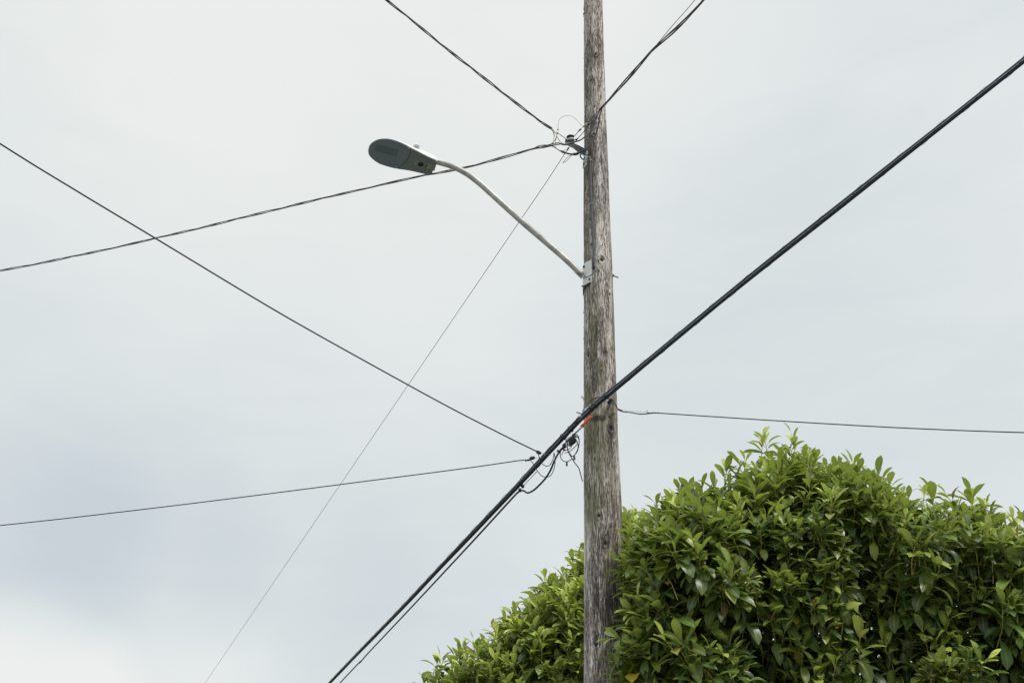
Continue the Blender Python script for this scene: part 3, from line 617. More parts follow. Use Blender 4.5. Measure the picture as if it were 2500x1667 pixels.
tube(MB(), offp(-.0155 + wv(.0016, 3.1, 1), .002 + wv(.002, 2.2, 0)), .0095, 10).build('cable', M['cable'], bun)
tube(MB(), offp(-.006 + wv(.002, 2.6, 2), -.016 + wv(.001, 2.9, 0)), .0085, 10).build('cable', M['cable2'], bun)
tube(MB(), offp(-.0068, .0150), .0030, 6).build('messenger_strand', M['lash'], bun)
nh = 3600; tt_ = np.linspace(0, Lb[-1] * .999, nh); ph_ = np.stack([np.interp(tt_, Lb, bp_[:, k]) for k in range(3)], 1)
upn = np.array([unit(np.cross(t, (0, -1, 0.35))) for t in np.gradient(ph_, axis=0)]); upn = np.where(upn[:, 2:3] > 0, upn, -upn)
fw = np.array([unit(np.cross(t, u)) for t, u in zip(np.gradient(ph_, axis=0), upn)]); fw = np.where(fw[:, 1:2] < 0, fw, -fw)
an = 2 * math.pi * tt_ / .36
tube(MB(), ph_ + upn * (np.cos(an) * .0258 + .0005)[:, None] + fw * (np.sin(an) * .0240)[:, None], .0012, 5).build('lashing_wire', M['cable2'], bun)
# bands
for x, y, Y in ((1110, 330, 7.60), (840, 590, 7.74), (745, 690, 7.78), (1165, 300, 7.58), (1330, 175, 7.55)):
    c = Z3(x, y, Y); k = np.argmin(np.linalg.norm(bp_ - c, axis=1)); p = bp_[k]; t = unit(bp_[k + 1] - bp_[k - 1])
    tube(MB(), [p - t * .006, p + t * .006], .0295, 16).build('band', M['dark'], bun)
# orange sleeve
om = empty('marker_sleeve', Z3(1025, 470, 7.60), 'bright orange plastic sleeve under the cable bundle at the pole', 'marker')
tube(MB(), cat([Z3(966, 540, 7.61), Z3(994, 518, 7.60), Z3(1069, 446, 7.57), Z3(1107, 411, 7.555)], 5), .0100, 12).build('sleeve', M['orange'], om)
tube(MB(), cat([Z3(952, 535, 7.638), Z3(1098, 398, 7.58)], 5) + np.array([.001, 0.008, -.004]), .0035, 6).build('tie', M['tan'], om)
# suspension clamp on pole
cl = empty('cable_clamp', surf(1431, 1004), 'galvanised clamp and bolts fixing the cable bundle to the front of the pole', 'clamp')
mb = MB(); dB = unit(Z3(1095, 300, 7.6) - Z3(985, 400, 7.63)); nB = unit(np.cross(dB, (0, 1, 0)))
box(mb, Z3(1035, 348, 7.72), dB, (0, 1, 0), nB, .055, .03, .016); mb.build('clamp_body', M['galv'], cl)
mb = MB(); cyl(mb, Z3(905, 352, 7.70), Z3(985, 376, 7.70), .0088); mb.build('stud', M['galv'], cl)
for x, y in ((1028, 338), (945, 412), (1075, 318)):
    mb = MB(); c = Z3(x, y, 7.665); cyl(mb, c + np.array([0, .02, 0]), c - np.array([0, .012, 0]), .0125, seg=6); mb.build('nut', M['galv'], cl)
mb = MB(); box(mb, Z3(960, 420, 7.70), dB, (0, 1, 0), nB, .022, .02, .014); mb.build('jaw', M['galv'], cl)
mb = MB(); cyl(mb, Z3(1345, 225, 7.62), Z3(1350, 228, 7.87), .012); box(mb, Z3(1345, 215, 7.64), dB, (0, 1, 0), nB, .02, .02, .010); mb.build('rear_bolt', M['iron'], cl)
mb = MB(); cyl(mb, Z3(1035, 355, 7.66), Z3(1065, 385, 7.885), .012); mb.build('through_bolt', M['galv'], cl)

# lower separate cable with its slack loop
lc_ = empty('drop_cable', Z3(690, 870, 7.74), 'thinner black cable leaving a slack curve and running below the cable bundle', 'cable')
LC = [Z3(700, 855, 7.76), Z3(645, 935, 7.74), Z3(600, 1030, 7.74), Z3(560, 1125, 7.78), Z3(500, 1222, 7.84), Z3(420, 1312, 7.92), Z3(335, 1388, 8.02), Z3(262, 1420, 8.12), Z3(215, 1395, 8.22), Z3(180, 1390, 8.28), Z3(130, 1415, 8.35), Z3(0, 1552, 8.7), at(1140, 1336, 9.7), at(985, 1502, 12.0), at(900, 1592, 14.0), at(879, 1616, 14.6), at(832, 1664, 16.0), at(590, 1925, 27)]
tube(MB(), cat(LC, 10), np.concatenate([np.full(100, .0082), np.full(71, .0092)]), 9).build('cable', M['cable'], lc_)
tube(MB(), cat([Z3(385, 1135, 7.95), Z3(300, 1225, 8.08), Z3(200, 1335, 8.22), Z3(145, 1395, 8.33)], 8), .0028, 6).build('support_wire', M['cable2'], lc_)
for x, y in ((195, 1332), (158, 1385)):
    mb = MB(); ball(mb, Z3(x, y, 8.24), .016, .014, .018, 8, 6, .4); mb.build('cable_clip', M['dark'], lc_)

# terminal with loops
tm = empty('cable_terminal', Z3(820, 745, 7.78), 'small black cable terminal with wire loops dangling under the bundle left of the pole', 'terminal')
mb = MB(); d1 = unit(Z3(900, 690, 7.78) - Z3(720, 820, 7.78)); n1 = unit(np.cross(d1, (0, 1, 0)))
box(mb, Z3(838, 742, 7.77), d1, (0, 1, 0), n1, .036, .03, .026, .3); mb.build('housing', M['dark'], tm)
mb = MB(); box(mb, Z3(760, 790, 7.77), d1, (0, 1, 0), n1, .026, .022, .016, .3); box(mb, Z3(800, 770, 7.765), d1, (0, 1, 0), n1, .006, .02, .024, .3); mb.build('connector', M['dark'], tm)
mb = MB()
for x, y in ((860, 655), (893, 680), (840, 690), (735, 845), (745, 855), (664, 858)): ball(MB(), Z3(x, y, 7.75), .011, .010, .009, 7, 5, .7).build('bolt_head', M['copper'], tm)
mb = MB(); box(mb, Z3(850, 690, 7.78), d1, (0, 1, 0), n1, .03, .018, .008, .3); mb.build('metal_strap', M['galv'], tm); mb = MB(); box(mb, Z3(800, 712, 7.775), d1, (0, 1, 0), n1, .03, .018, .007, .3); mb.build('metal_strap', M['galv'], tm); mb = MB(); cyl(mb, Z3(770, 760, 7.74), Z3(775, 815, 7.74), .007); mb.build('cable_stub', M['galv'], tm); mb = MB(); cyl(mb, Z3(795, 745, 7.74), Z3(805, 800, 7.74), .005); mb.build('cable_stub', M['galv'], tm); mb = MB()
cyl(mb, Z3(690, 845, 7.75), Z3(650, 880, 7.75), .010); mb.build('cable_stub', M['galv'], tm)
def loop(pts, Y, r_=.0040, m='cable', nm='wire_loop', par=None):
    Ys = Y if isinstance(Y, (list, tuple)) else [Y] * len(pts); return T_([Z3(x, y, q) for (x, y), q in zip(pts, Ys)], r_, 7, 8).build(nm, M[m], par or tm)
loop([(850, 650), (905, 650), (938, 700), (938, 780), (915, 860), (880, 920), (848, 938), (815, 900), (790, 850), (780, 790)], 7.74)
loop([(885, 660), (925, 690), (942, 750), (925, 850), (898, 905)], 7.75, .0034)
loop([(890, 700), (918, 750), (905, 790), (850, 845), (800, 882), (750, 890)], 7.73, .0034)
loop([(850, 785), (840, 810), (800, 845), (760, 858)], 7.74, .0030)
loop([(900, 740), (925, 780), (918, 860), (880, 925)], 7.76, .0030)
loop([(700, 840), (692, 900), (700, 960), (740, 1003), (790, 1005), (850, 970)], 7.75, .0036)
loop([(782, 800), (790, 860), (830, 940), (880, 1020), (935, 1095), (958, 1170), (986, 1268)], [7.76, 7.75, 7.74, 7.74, 7.75, 7.77, 7.78], .0042, nm='loose_tail')
loop([(740, 862), (725, 890), (708, 922)], 7.74, .0032, 'red', 'red_tail')
loop([(655, 870), (700, 860), (735, 800)], 7.74, .006)
loop([(760, 765), (730, 810), (690, 850)], 7.73, .005)
mb = MB(); cyl(mb, Z3(873, 932, 7.74), Z3(878, 984, 7.74), .0090); mb.build('end_cap', M['conduit'], tm)
mb = MB(); cyl(mb, Z3(778, 1012, 7.75), Z3(777, 1066, 7.75), .0080); mb.build('end_cap', M['conduit'], tm)
# service wire above, from the bundle to the terminal
loop([(1000, 540), (960, 560), (915, 605), (870, 645)], [7.68, 7.70, 7.73, 7.75], .0038)
loop([(1010, 545), (965, 575), (920, 615), (880, 650)], [7.70, 7.72, 7.75, 7.76], .0025)
loop([(968, 385), (970, 440), (920, 480), (850, 540), (838, 590), (850, 620)], [7.66, 7.62, 7.66, 7.70, 7.72, 7.72], .0034)
# lashing wires left of the clamp
# ------------------------------------------------------------------ thin telephone wires
gt = 'black telephone drop wires'
e_ = empty('drop_wire', Z3(380, 873, 7.85), 'black drop wire slanting from the upper left edge down to the cable bundle', 'wire', gt)
pe = [Z3(385, 876, 7.85), Z3(230, 800, 7.78), Z3(0, 688, 7.66), at(1120, 1006, 7.35), at(1003, 943, 7.1), at(765, 811, 6.5), at(620, 727, 6.15), at(383, 584, 5.6), at(190, 468, 5.2), at(0, 351, 4.85), at(-500, 30, 4.0)]
tube(MB(), cat(pe, 20), .0056, 7).build('wire', M['cable'], e_)
mb = MB(); d1 = unit(Z3(435, 900, 7.85) - Z3(378, 872, 7.85)); n1 = unit(np.cross(d1, (0, 1, 0)))
box(mb, Z3(405, 888, 7.85), d1, (0, 1, 0), n1, .020, .012, .0135, .5); box(mb, Z3(425, 895, 7.85), d1, (0, 1, 0), n1, .010, .010, .0095, .5); box(mb, Z3(390, 875, 7.85), d1, (0, 1, 0), n1, .010, .010, .0095, .5); mb.build('wedge_clamp', M['dark'], e_)
for dy in (-6, 8): T_([Z3(432, 892 + dy, 7.85), Z3(470, 905 + dy, 7.87), Z3(515, 912 + dy * .3, 7.92)], .0013, 5).build('bail_wire', M['galv'], e_)
loop([(403, 905), (412, 945), (430, 995), (460, 1042), (510, 1068), (555, 1050), (590, 990), (603, 935), (606, 890)], [7.86, 7.9, 7.95, 7.93, 7.88, 7.85, 7.82, 7.80, 7.80], .0034, nm='slack_loop', par=e_)
f_ = empty('drop_wire', Z3(280, 975, 7.9), 'nearly level black drop wire from the lower left edge to the cable bundle', 'wire', gt)
pf = [Z3(285, 985, 7.9), Z3(235, 986, 7.9), Z3(120, 997, 7.92), Z3(0, 1015, 7.95), at(1130, 1143.5, 8.0), at(840, 1181, 8.2), at(560, 1217, 8.4), at(280, 1251, 8.6), at(0, 1282, 8.8), at(-500, 1330, 9.2)]
tube(MB(), cat(pf, 20), .0046, 7).build('wire', M['cable'], f_)
mb = MB(); d1 = unit(Z3(350, 955, 7.9) - Z3(288, 968, 7.9)); n1 = unit(np.cross(d1, (0, 1, 0)))
box(mb, Z3(318, 962, 7.9), d1, (0, 1, 0), n1, .022, .012, .0135, .5); box(mb, Z3(342, 957, 7.9), d1, (0, 1, 0), n1, .010, .011, .012, .5); box(mb, Z3(270, 988, 7.9), d1, (0, 1, 0), n1, .014, .008, .007, .5); cyl(mb, Z3(236, 985, 7.9), Z3(236, 1006, 7.9), .006); mb.build('wedge_clamp', M['dark'], f_)
for dy in (-6, 7): T_([Z3(348, 960 + dy, 7.9), Z3(410, 958 + dy * .6, 7.92), Z3(490, 936 + dy * .3, 7.95)], .0013, 5).build('bail_wire', M['galv'], f_)
loop([(288, 988), (315, 1008), (340, 1045), (362, 1080), (390, 1130), (440, 1190), (500, 1212), (565, 1190), (605, 1110), (623, 1020), (615, 900)], [7.9, 7.92, 7.98, 8.0, 7.95, 7.9, 7.88, 7.85, 7.83, 7.80, 7.80], .0034, nm='slack_loop', par=f_)
# right hand wire
r_ = empty('drop_wire', at(1515, 1003, 7.95), 'thin black drop wire running from the right side of the pole over the laurel', 'wire', gt)
def Z6(x, y, Y): return at(1450 + x / 9.408, 940 + y / 9.408, Y)
rp = [Z6(660, 608, 7.93), Z6(760, 618, 7.93), Z6(870, 630, 7.93), Z6(1050, 662, 7.93), Z6(1180, 660, 7.92), Z6(1320, 645, 7.92), Z6(1480, 640, 7.9), Z6(2352, 697, 7.8), at(1950, 1030, 7.5), at(2220, 1045, 7.2), at(2500, 1055.5, 6.9), at(3000, 1068, 6.3)]
tube(MB(), cat(rp, 12), .0048, 7).build('wire', M['cable'], r_)
tube(MB(), cat([Z6(580, 560, 7.92), Z6(620, 580, 7.925), Z6(662, 602, 7.93)], 6), [.006] * 3 + [.0095] * 7 + [.006] * 3, 8).build('splice', M['copper'], r_)
T_([Z6(650, 578, 7.925), Z6(800, 597, 7.93), Z6(1000, 608, 7.925), Z6(1230, 630, 7.92)], .0014, 5).build('tail_wire', M['cable2'], r_)
T_([Z6(1220, 565, 7.92), Z6(1219, 600, 7.92), Z6(1222, 632, 7.92), Z6(1290, 636, 7.92), Z6(1340, 625, 7.92)], .0022, 5).build('tail_wire', M['cable'], r_)
T_([Z6(700, 590, 7.92), Z6(760, 596, 7.92), Z6(790, 620, 7.92), Z6(805, 642, 7.92)], .0020, 5).build('tail_wire', M['galv'], r_)
T_([Z6(535, 578, 7.92), Z6(575, 570, 7.92), Z6(575, 530, 7.92)], .0022, 5).build('tail_wire', M['copper'], r_)
mb = MB()
for x, y in ((1385, 632), (1415, 638), (1470, 636)): ball(MB(), Z6(x, y, 7.91), .0085, .006, .006, 7, 5, .4).build('splice_knot', M['dark'], r_)
cyl(mb, Z6(1225, 634, 7.915), Z6(1290, 638, 7.915), .0042, seg=7)
mb.build('splice_knot', M['dark'], r_)
loop([(975, 372), (985, 345), (1020, 275), (1085, 208), (1175, 165), (1265, 160), (1330, 180), (1382, 205), (1420, 255), (1445, 305), (1468, 335)], [7.72, 7.74, 7.78, 7.80, 7.80, 7.78, 7.76, 7.78, 7.84, 7.90, 7.92], .0045, nm='jumper_loop', par=r_)

# ------------------------------------------------------------------ laurels
NL, NW = 7, 3
def leaf_batch(base, d, nrm, L, Wd, curl, fold, colr):
    n = len(base); t = np.linspace(0, 1, NL); wprof = np.array([0.05, 0.36, 0.70, 0.94, 1.0, 0.82, 0.10])
    d = d / np.linalg.norm(d, axis=1)[:, None]; nrm = nrm - d * (nrm * d).sum(1)[:, None]; nrm /= np.linalg.norm(nrm, axis=1)[:, None] + 1e-9
    s = np.cross(d, nrm)
    X = L[:, None] * np.sin(np.clip(curl[:, None] * t, 1e-4, None)) / np.clip(curl[:, None], 1e-4, None)
    H = -L[:, None] * (1 - np.cos(curl[:, None] * t)) / np.clip(curl[:, None], 1e-4, None)
    wave = 0.04 * np.sin(t[None] * 9 + rng.uniform(0, 6, (n, 1)))
    V = np.zeros((n, NL, 3, 3))
    for k, sgn in enumerate((-1, 0, 1)):
        w_ = sgn * wprof[None] * Wd[:, None] / 2; hh = H + abs(sgn) * wprof[None] * Wd[:, None] / 2 * np.tan(fold)[:, None] + (sgn * wave * Wd[:, None])
        V[:, :, k] = base[:, None] + d[:, None] * X[..., None] + s[:, None] * w_[..., None] + nrm[:, None] * hh[..., None]
    lv = np.zeros((n, NL, 3, 3)); lv[:, :, 0, 0] = -1; lv[:, :, 2, 0] = 1; lv[..., 1] = t[None, :, None]
    C = np.ones((n, NL, 3, 4)); C[..., :3] = colr[:, None, None]
    i0 = (np.arange(n) * NL * 3)[:, None, None]; q = np.array([[(i * 3 + k, i * 3 + k + 1, (i + 1) * 3 + k + 1, (i + 1) * 3 + k) for k in range(2)] for i in range(NL - 1)]).reshape(-1, 4)
    Fq = i0 + q[None]; return V.reshape(-1, 3), Fq.reshape(-1, 4), lv.reshape(-1, 3), C.reshape(-1, 4)
def fast_mesh(name, V, Fq, mat, parent, lv=None, C=None):
    me = bpy.data.meshes.new(name); me.vertices.add(len(V)); me.vertices.foreach_set('co', (V - ORG[parent.name]).astype(np.float32).ravel())
    me.loops.add(Fq.size); me.loops.foreach_set('vertex_index', Fq.astype(np.int32).ravel()); k = Fq.shape[1]
    me.polygons.add(len(Fq)); me.polygons.foreach_set('loop_start', np.arange(0, Fq.size, k, dtype=np.int32)); me.update(calc_edges=True)
    me.polygons.foreach_set('use_smooth', np.ones(len(Fq), bool)); me.materials.append(mat)
    if lv is not None: a = me.attributes.new('lv', 'FLOAT_VECTOR', 'POINT'); a.data.foreach_set('vector', lv.astype(np.float32).ravel())
    if C is not None: a = me.attributes.new('leafcol', 'FLOAT_COLOR', 'POINT'); a.data.foreach_set('color', C.astype(np.float32).ravel())
    o = bpy.data.objects.new(name, me); col.objects.link(o); o.parent = parent; ORG[o.name] = ORG[parent.name]; return o
def vtubes(segs, rads, k=5):                                            # many short tapered stems: segs (n,3pts,3)
    P = segs; n, m, _ = P.shape; T = np.gradient(P, axis=1); T /= np.linalg.norm(T, axis=2)[..., None] + 1e-9
    a = np.cross(T, np.array([0.31, 0.52, 0.79])); a /= np.linalg.norm(a, axis=2)[..., None] + 1e-9; b = np.cross(T, a)
    th = np.linspace(0, 2 * math.pi, k, endpoint=False)
    V = P[:, :, None] + rads[:, :, None, None] * (np.cos(th)[None, None, :, None] * a[:, :, None] + np.sin(th)[None, None, :, None] * b[:, :, None])
    q = np.array([[(i * k + j, i * k + (j + 1) % k, (i + 1) * k + (j + 1) % k, (i + 1) * k + j) for j in range(k)] for i in range(m - 1)]).reshape(-1, 4)
    return V.reshape(-1, 3), ((np.arange(n) * m * k)[:, None, None] + q[None]).reshape(-1, 4)
def seg_dist(P, poly):
    best = np.full(len(P), 1e9); g = np.zeros((len(P), 2)); inside = np.zeros(len(P), bool); n = len(poly)
    for i in range(n):
        a = poly[i]; b = poly[(i + 1) % n]; ab = b - a; t = np.clip(((P - a) @ ab) / (ab @ ab), 0, 1); c = a + t[:, None] * ab; v = P - c; d = np.linalg.norm(v, axis=1)
        m = d < best; best[m] = d[m]; g[m] = v[m] / (d[m][:, None] + 1e-9)
        cond_ = ((a[1] > P[:, 1]) != (b[1] > P[:, 1])) & (P[:, 0] < (b[0] - a[0]) * (P[:, 1] - a[1]) / (b[1] - a[1] + 1e-12) + a[0]); inside ^= cond_
    return best, -g, inside                                             # outward direction
def laurel(name, label, sil, tips, Yc, D, Rr, n_front, n_edge, n_in, young, leafL, extra=(), hollow=1.0, flowers=80, reject=None, base_x=0, tone=1.0):
    poly = np.array([at(x, y, Yc(x))[[0, 2]] for x, y in sil]); poly = np.vstack([poly, [poly[-1][0], 0.35], [poly[0][0], 0.35]])
    xs = np.array([x for x, y in sil], float); Xs = poly[:len(sil), 0]
    lo, hi = poly.min(0), poly.max(0)
    ycx = lambda X: np.interp(X, np.sort(Xs), np.array([Yc(x) for x in xs])[np.argsort(Xs)])
    def samp(n):
        out = []
        while sum(map(len, out)) < n:
            P = rng.uniform(lo, hi, (n * 2, 2)); d, g_, ins_ = seg_dist(P, poly); out.append(P[ins_])
        return np.concatenate(out)[:n]
    def lumps(P, s): return vnoise(P[:, 0] * 2.2 + 40, P[:, 1] * 2.2 + 40, s) * .6 + vnoise(P[:, 0] * 5 + 40, P[:, 1] * 5 + 40, s + 1) * .4
    pos, dr = [], []
    # front & back skin
    for n, sg in ((n_front, -1), (n_front // 3, 1)):
        P = samp(n); d, g_, _ = seg_dist(P, poly); t = np.clip(d / Rr, 0, 1); y = np.sqrt(1 - (1 - t) ** 2); h = lumps(P, 3 if sg < 0 else 9)
        rec = hollow * np.clip((0.57 - h) * 2.6, 0, 1) * .72 * np.clip(d / .35, 0, 1)
        Y = ycx(P[:, 0]) + sg * (D * y - rec) ; nv = np.stack([g_[:, 0] * (1 - t), sg * y * .9, g_[:, 1] * (1 - t)], 1)
        pos.append(np.stack([P[:, 0], Y, P[:, 1]], 1)); dr.append(nv)
    P = samp(n_in); d, g_, _ = seg_dist(P, poly); t = np.clip(d / Rr, 0, 1); y = np.sqrt(1 - (1 - t) ** 2)  # inside
    q = rng.uniform(-1, .9, n_in); Yi = ycx(P[:, 0]) + q * (D * y - .18); pos.append(np.stack([P[:, 0], Yi, P[:, 1]], 1)); dr.append(np.stack([g_[:, 0] * .4, q, .3 + 0 * q], 1))
    # rim
    top = [i for i in range(len(sil) - 1)]; ln = np.array([np.linalg.norm(poly[i + 1] - poly[i]) for i in top]); i_ = rng.choice(top, n_edge, p=ln / ln.sum()); t = rng.random(n_edge)[:, None]
    P = poly[i_] * (1 - t) + poly[i_ + 1] * t; e_d = poly[i_ + 1] - poly[i_]; e_n = np.stack([-e_d[:, 1], e_d[:, 0]], 1); e_n /= np.linalg.norm(e_n, axis=1)[:, None]
    ins_d = rng.uniform(0, .22, n_edge); P = P - e_n * ins_d[:, None]; y = np.sqrt(1 - (1 - np.clip(ins_d / Rr, 0, 1)) ** 2) * D
    q = rng.uniform(-1, 1, n_edge); pos.append(np.stack([P[:, 0], ycx(P[:, 0]) + q * y, P[:, 1]], 1)); dr.append(np.stack([e_n[:, 0], q * .3, e_n[:, 1]], 1))
    pos = np.concatenate(pos); dr = np.concatenate(dr); dr /= np.linalg.norm(dr, axis=1)[:, None] + 1e-9
    dr = dr * .70 + np.array([0, 0, .70]) + rng.normal(0, .21, dr.shape); dr /= np.linalg.norm(dr, axis=1)[:, None]
    slen = rng.uniform(.16, .34, len(pos)); pos = pos - dr * (slen * rng.uniform(.75, 1.15, len(pos)) + leafL * rng.uniform(.15, .75, len(pos)))[:, None]
    # hand placed leading shoots
    tp, td, tl = [], [], []
    for x, y, l in tips:
        p = at(x, y, Yc(x) + random.uniform(-.15, .1)); dd_ = unit(np.array([random.gauss(0, .14), random.gauss(-.08, .15), 1])); tp.append(p - dd_ * (l + .115)); td.append(dd_); tl.append(l)
    for x, y, Y, dx, dy, dz, l in extra: tp.append(at(x, y, Y)); td.append(unit(np.array([dx, dy, dz], float))); tl.append(l)
    ntip = len(tp)
    if ntip: pos = np.vstack([pos, tp]); dr = np.vstack([dr, td]); slen = np.concatenate([slen, tl])
    if reject is not None:
        keep = ~reject(pos, dr, slen); keep[len(keep) - ntip:] = True; pos, dr, slen = pos[keep], dr[keep], slen[keep]
    ns = len(pos); hgt = np.clip((pos[:, 2] - 3.2) / 1.6, -.6, 1) * .34; yng = np.clip(rng.normal(young - .04, .32, ns) + hgt, 0, 1); yng[rng.random(ns) < .16] = 1.0; lsc = np.clip(rng.normal(1.0, .15, ns), .65, 1.35); shade = np.exp(rng.normal(0, .30, ns))[:, None]
    bend = rng.normal(0, .06, (ns, 3)); bend[:, 2] += .05
    segs = np.stack([pos, pos + dr * (slen * .5)[:, None], pos + dr * slen[:, None] + bend * slen[:, None] * 2], 1)
    V1, F1 = vtubes(segs, np.stack([np.full(ns, .0046), np.full(ns, .0036), np.full(ns, .0024)], 1))
    B, Dd, Nn, LL, WW, CU, FO, CC, PB, PE = [], [], [], [], [], [], [], [], [], []
    for j in range(11):
        use = rng.random(ns) < (0.97 if j < 9 else .6)
        f = 1 - (j / 10.5) * (0.82); f = np.clip(f + rng.normal(0, .02, ns), .02, 1)
        p = pos + dr * (slen * f)[:, None] + bend * (slen * f * f)[:, None] * 2
        a = np.cross(dr, np.array([.2, .1, 1.0])); a /= np.linalg.norm(a, axis=1)[:, None] + 1e-9; b = np.cross(dr, a)
        az = j * 2.4 + rng.normal(0, .35, ns) + np.arange(ns) * 1.7
        rad = a * np.cos(az)[:, None] + b * np.sin(az)[:, None]
        tilt = R(18) + R(64) * np.clip((j + rng.normal(0, .6, ns)) / 8.0, 0, 1.1)
        d = dr * np.cos(tilt)[:, None] + rad * np.sin(tilt)[:, None]; d[:, 2] += -.25 * (j / 12) + rng.normal(0, .07, ns); d /= np.linalg.norm(d, axis=1)[:, None]
        nn = dr * .65 + np.array([0, -.12, .75]) + rng.normal(0, .13, (ns, 3))
        L_ = leafL * lsc * rng.uniform(.82, 1.2, ns) * (0.72 + .35 * min(j, 5) / 5); pet = .012 + .006 * rng.random(ns)
        age = np.clip(j / 6.5 + rng.normal(0, .15, ns), 0, 1)
        dark = np.array([.009, .032, .015]) * tone; mid = np.array([.150, .255, .046]) * tone; yg = np.array([.50, .55, .12]) * tone
        k1 = np.clip(yng * 1.25 * (1 - age * .8), 0, 1)[:, None]; k2 = rng.random((ns, 1)) ** 2.0
        c = dark * (1 - k2) + mid * k2; c = (c * (1 - k1) + yg * k1) * shade
        yl = rng.random(ns) < .008; c[yl] = np.array([.50, .36, .03]); bl_ = rng.random(ns) < .006; c[bl_] = np.array([.16, .075, .03]); yl2 = rng.random(ns) < .03; c[yl2] = np.array([.26, .34, .035])
        m = use
        B.append((p + d * pet[:, None])[m]); PB.append(p[m]); Dd.append(d[m]); Nn.append(nn[m]); LL.append(L_[m]); WW.append((L_ * rng.uniform(.31, .42, ns))[m])
        CU.append(np.clip(rng.normal(.45 + .07 * j, .22, ns), .02, 1.6)[m]); FO.append(rng.uniform(.15, .5, ns)[m]); CC.append(c[m])
    B, PB, Dd, Nn, LL, WW, CU, FO, CC = map(np.concatenate, (B, PB, Dd, Nn, LL, WW, CU, FO, CC))
    V, Fq, lv, C = leaf_batch(B, Dd, Nn, LL, WW, CU, FO, CC)
    V2, F2 = vtubes(np.stack([PB, (PB + B) / 2, B + Dd * .004], 1), np.tile(np.array([.0026, .0021, .0018]), (len(B), 1)), 4)
    root = empty(name, (base_x, Yc(sil[len(sil) // 2][0]), 0), label, 'laurel', 'cherry laurels')
    fast_mesh('crown', V, Fq, M['leaf'], root, lv, C)
    fast_mesh('shoots', np.vstack([V1, V2]), np.vstack([F1, F2 + len(V1)]), M['shoot'], root)
    # trunk and limbs
    mb = MB(); r0 = np.array([base_x, ycx(base_x), 0]); random.seed(5)
    for k in range(11):
        st = r0 + np.array([random.uniform(-.35, .35), random.uniform(-.3, .3), -.1]); cand = samp(60); dc = seg_dist(cand, poly)[0]; q = cand[np.argmax(dc > random.uniform(.4, .7))]; q[1] = max(q[1], 1.5)
        en = np.array([q[0], ycx(q[0]) + random.uniform(-.6, .5) * D, q[1]]); md = st * .5 + en * .5 + np.array([random.uniform(-.2, .2), random.uniform(-.2, .2), -.1])
        pth = cat([st, md, en], 10); tube(mb, pth, np.linspace(.05, .010, len(pth)), 8)
        for s_ in range(7):
            i = random.randint(6, len(pth) - 2); e2 = pth[i] + np.array([random.uniform(-.35, .35), random.uniform(-.3, .3), random.uniform(.05, .35)]); pt2 = cat([pth[i], (pth[i] + e2) / 2 + np.array([0, 0, -.05]), e2], 6); tube(mb, pt2, np.linspace(.013, .004, len(pt2)), 6)
    mb.build('trunk', M['bark'], root)
    # flower spikes
    if flowers:
        c_ = rng.choice(n_front, flowers, replace=False) if n_front < len(pos) else range(flowers); mb = MB()
        for i in c_:
            p = pos[i] + dr[i] * slen[i] * .9; d = unit(dr[i] * .4 + np.array([0, -.1, 1]) + rng.normal(0, .15, 3)); L_ = rng.uniform(.06, .11); tube(mb, [p, p + d * L_ * .5, p + d * L_], [.002, .0017, .001], 4)
            a = unit(np.cross(d, (1, .3, 0))); b = np.cross(d, a)
            for s_ in range(22):
                u_ = .25 + .75 * s_ / 22; t_2 = s_ * 2.4; rr2 = .0085 * (1.15 - u_ * .8); c3 = p + d * L_ * u_ + (a * math.cos(t_2) + b * math.sin(t_2)) * rr2; s3_ = .0042 * (1.2 - .6 * u_)
                mb.add(np.array([c3 + v for v in np.array([(s3_, 0, 0), (-s3_, 0, 0), (0, s3_, 0), (0, -s3_, 0), (0, 0, s3_), (0, 0, -s3_)])]), [(0, 2, 4), (2, 1, 4), (1, 3, 4), (3, 0, 4), (2, 0, 5), (1, 2, 5), (3, 1, 5), (0, 3, 5)])
        mb.build('flower_spikes', M['bud'], root)
    return root
def near_pole(pos, dr, sl):
    e_ = pos + dr * sl[:, None]; out = np.zeros(len(pos), bool)
    for P in (pos, e_, (pos + e_) / 2):
        r2 = np.hypot(P[:, 0] - np.array([pole_c(z) for z in P[:, 2]]), P[:, 1] - PY); out |= r2 < 0.24
    return out
silR = [(1530, 1720), (1530, 1667), (1528, 1600), (1535, 1530), (1532, 1470), (1535, 1400), (1545, 1350), (1575, 1290), (1610, 1255), (1660, 1225), (1720, 1225), (1770, 1212), (1810, 1175), (1860, 1160), (1895, 1135), (1950, 1130), (1985, 1160), (2050, 1165), (2110, 1188), (2160, 1218), (2230, 1240), (2320, 1245), (2390, 1258), (2430, 1290), (2490, 1322), (2600, 1380), (2800, 1500), (2950, 1720)]
def YR(x): return float(np.interp(x, [1515, 1580, 1750], [7.55, 7.75, 8.3]))
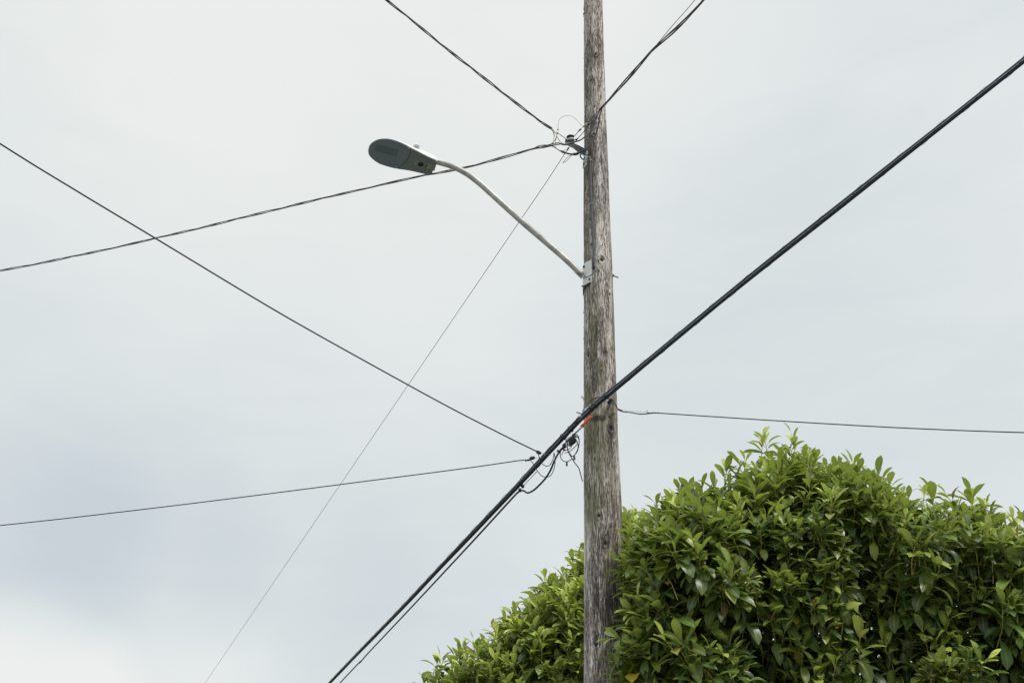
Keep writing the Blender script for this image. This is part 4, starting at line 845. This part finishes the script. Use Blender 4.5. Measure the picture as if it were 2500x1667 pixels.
tipsR = [(1858, 1048, .30), (1872, 1050, .22), (1942, 1042, .34), (1925, 1068, .25), (1800, 1100, .28), (1775, 1128, .2), (1815, 1105, .2), (1745, 1160, .2), (1600, 1192, .26), (1645, 1172, .24), (1690, 1168, .24), (1712, 1172, .2), (1668, 1176, .2), (1980, 1098, .22), (2035, 1106, .26), (2062, 1118, .22), (2095, 1135, .22), (2122, 1150, .2), (2100, 1150, .2), (2200, 1185, .18), (2247, 1174, .26), (2275, 1192, .2), (2305, 1195, .2), (2372, 1184, .26), (2350, 1195, .22), (2425, 1222, .26), (2400, 1215, .2), (2496, 1245, .28), (2460, 1262, .2), (1835, 1110, .2), (1560, 1265, .2), (1900, 1085, .25), (2010, 1125, .2)]
exR = [(1570, 1400, 7.62, -1, -.3, .25, .15), (1575, 1450, 7.60, -1, -.3, .1, .15), (1590, 1510, 7.58, -.9, -.4, .1, .16), (1550, 1568, 7.55, -1, -.35, .05, .16), (1550, 1612, 7.55, -1, -.3, -.1, .17), (1565, 1660, 7.55, -.9, -.4, .1, .16)]
laurel('laurel_tree', 'large glossy dark green laurel filling the lower right, in front of the pole edge', silR, tipsR, YR, 1.0, .85, 1750, 480, 2600, .30, .165, exR, 1.0, 110, near_pole, at(2050, 1667, 8.3)[0])
silL = [(970, 1790), (1020, 1720), (1062, 1668), (1085, 1635), (1125, 1608), (1165, 1590), (1205, 1560), (1235, 1520), (1280, 1500), (1310, 1455), (1345, 1430), (1385, 1405), (1410, 1375), (1430, 1335), (1480, 1290), (1530, 1268), (1570, 1300), (1620, 1330), (1700, 1400), (1800, 1720)]
def YL(x): return 10.6
tipsL = [(1068, 1580, .24), (1075, 1600, .2), (1122, 1558, .28), (1138, 1580, .2), (1162, 1542, .28), (1180, 1560, .2), (1208, 1530, .2), (1222, 1512, .2), (1240, 1475, .28), (1252, 1488, .2), (1288, 1468, .24), (1325, 1392, .3), (1332, 1405, .2), (1312, 1425, .2), (1362, 1400, .2), (1378, 1392, .22), (1402, 1345, .25), (1415, 1318, .28), (1422, 1330, .2), (1535, 1245, .26), (1552, 1238, .26), (1565, 1290, .2), (1040, 1655, .2), (1048, 1640, .2)]
laurel('laurel_tree', 'paler yellow green laurel with a sloping top standing behind the pole on its left', silL, tipsL, YL, 1.0, .8, 1150, 420, 1400, .74, .168, (), .6, 0, None, at(1400, 1667, 10.6)[0], 1.15)
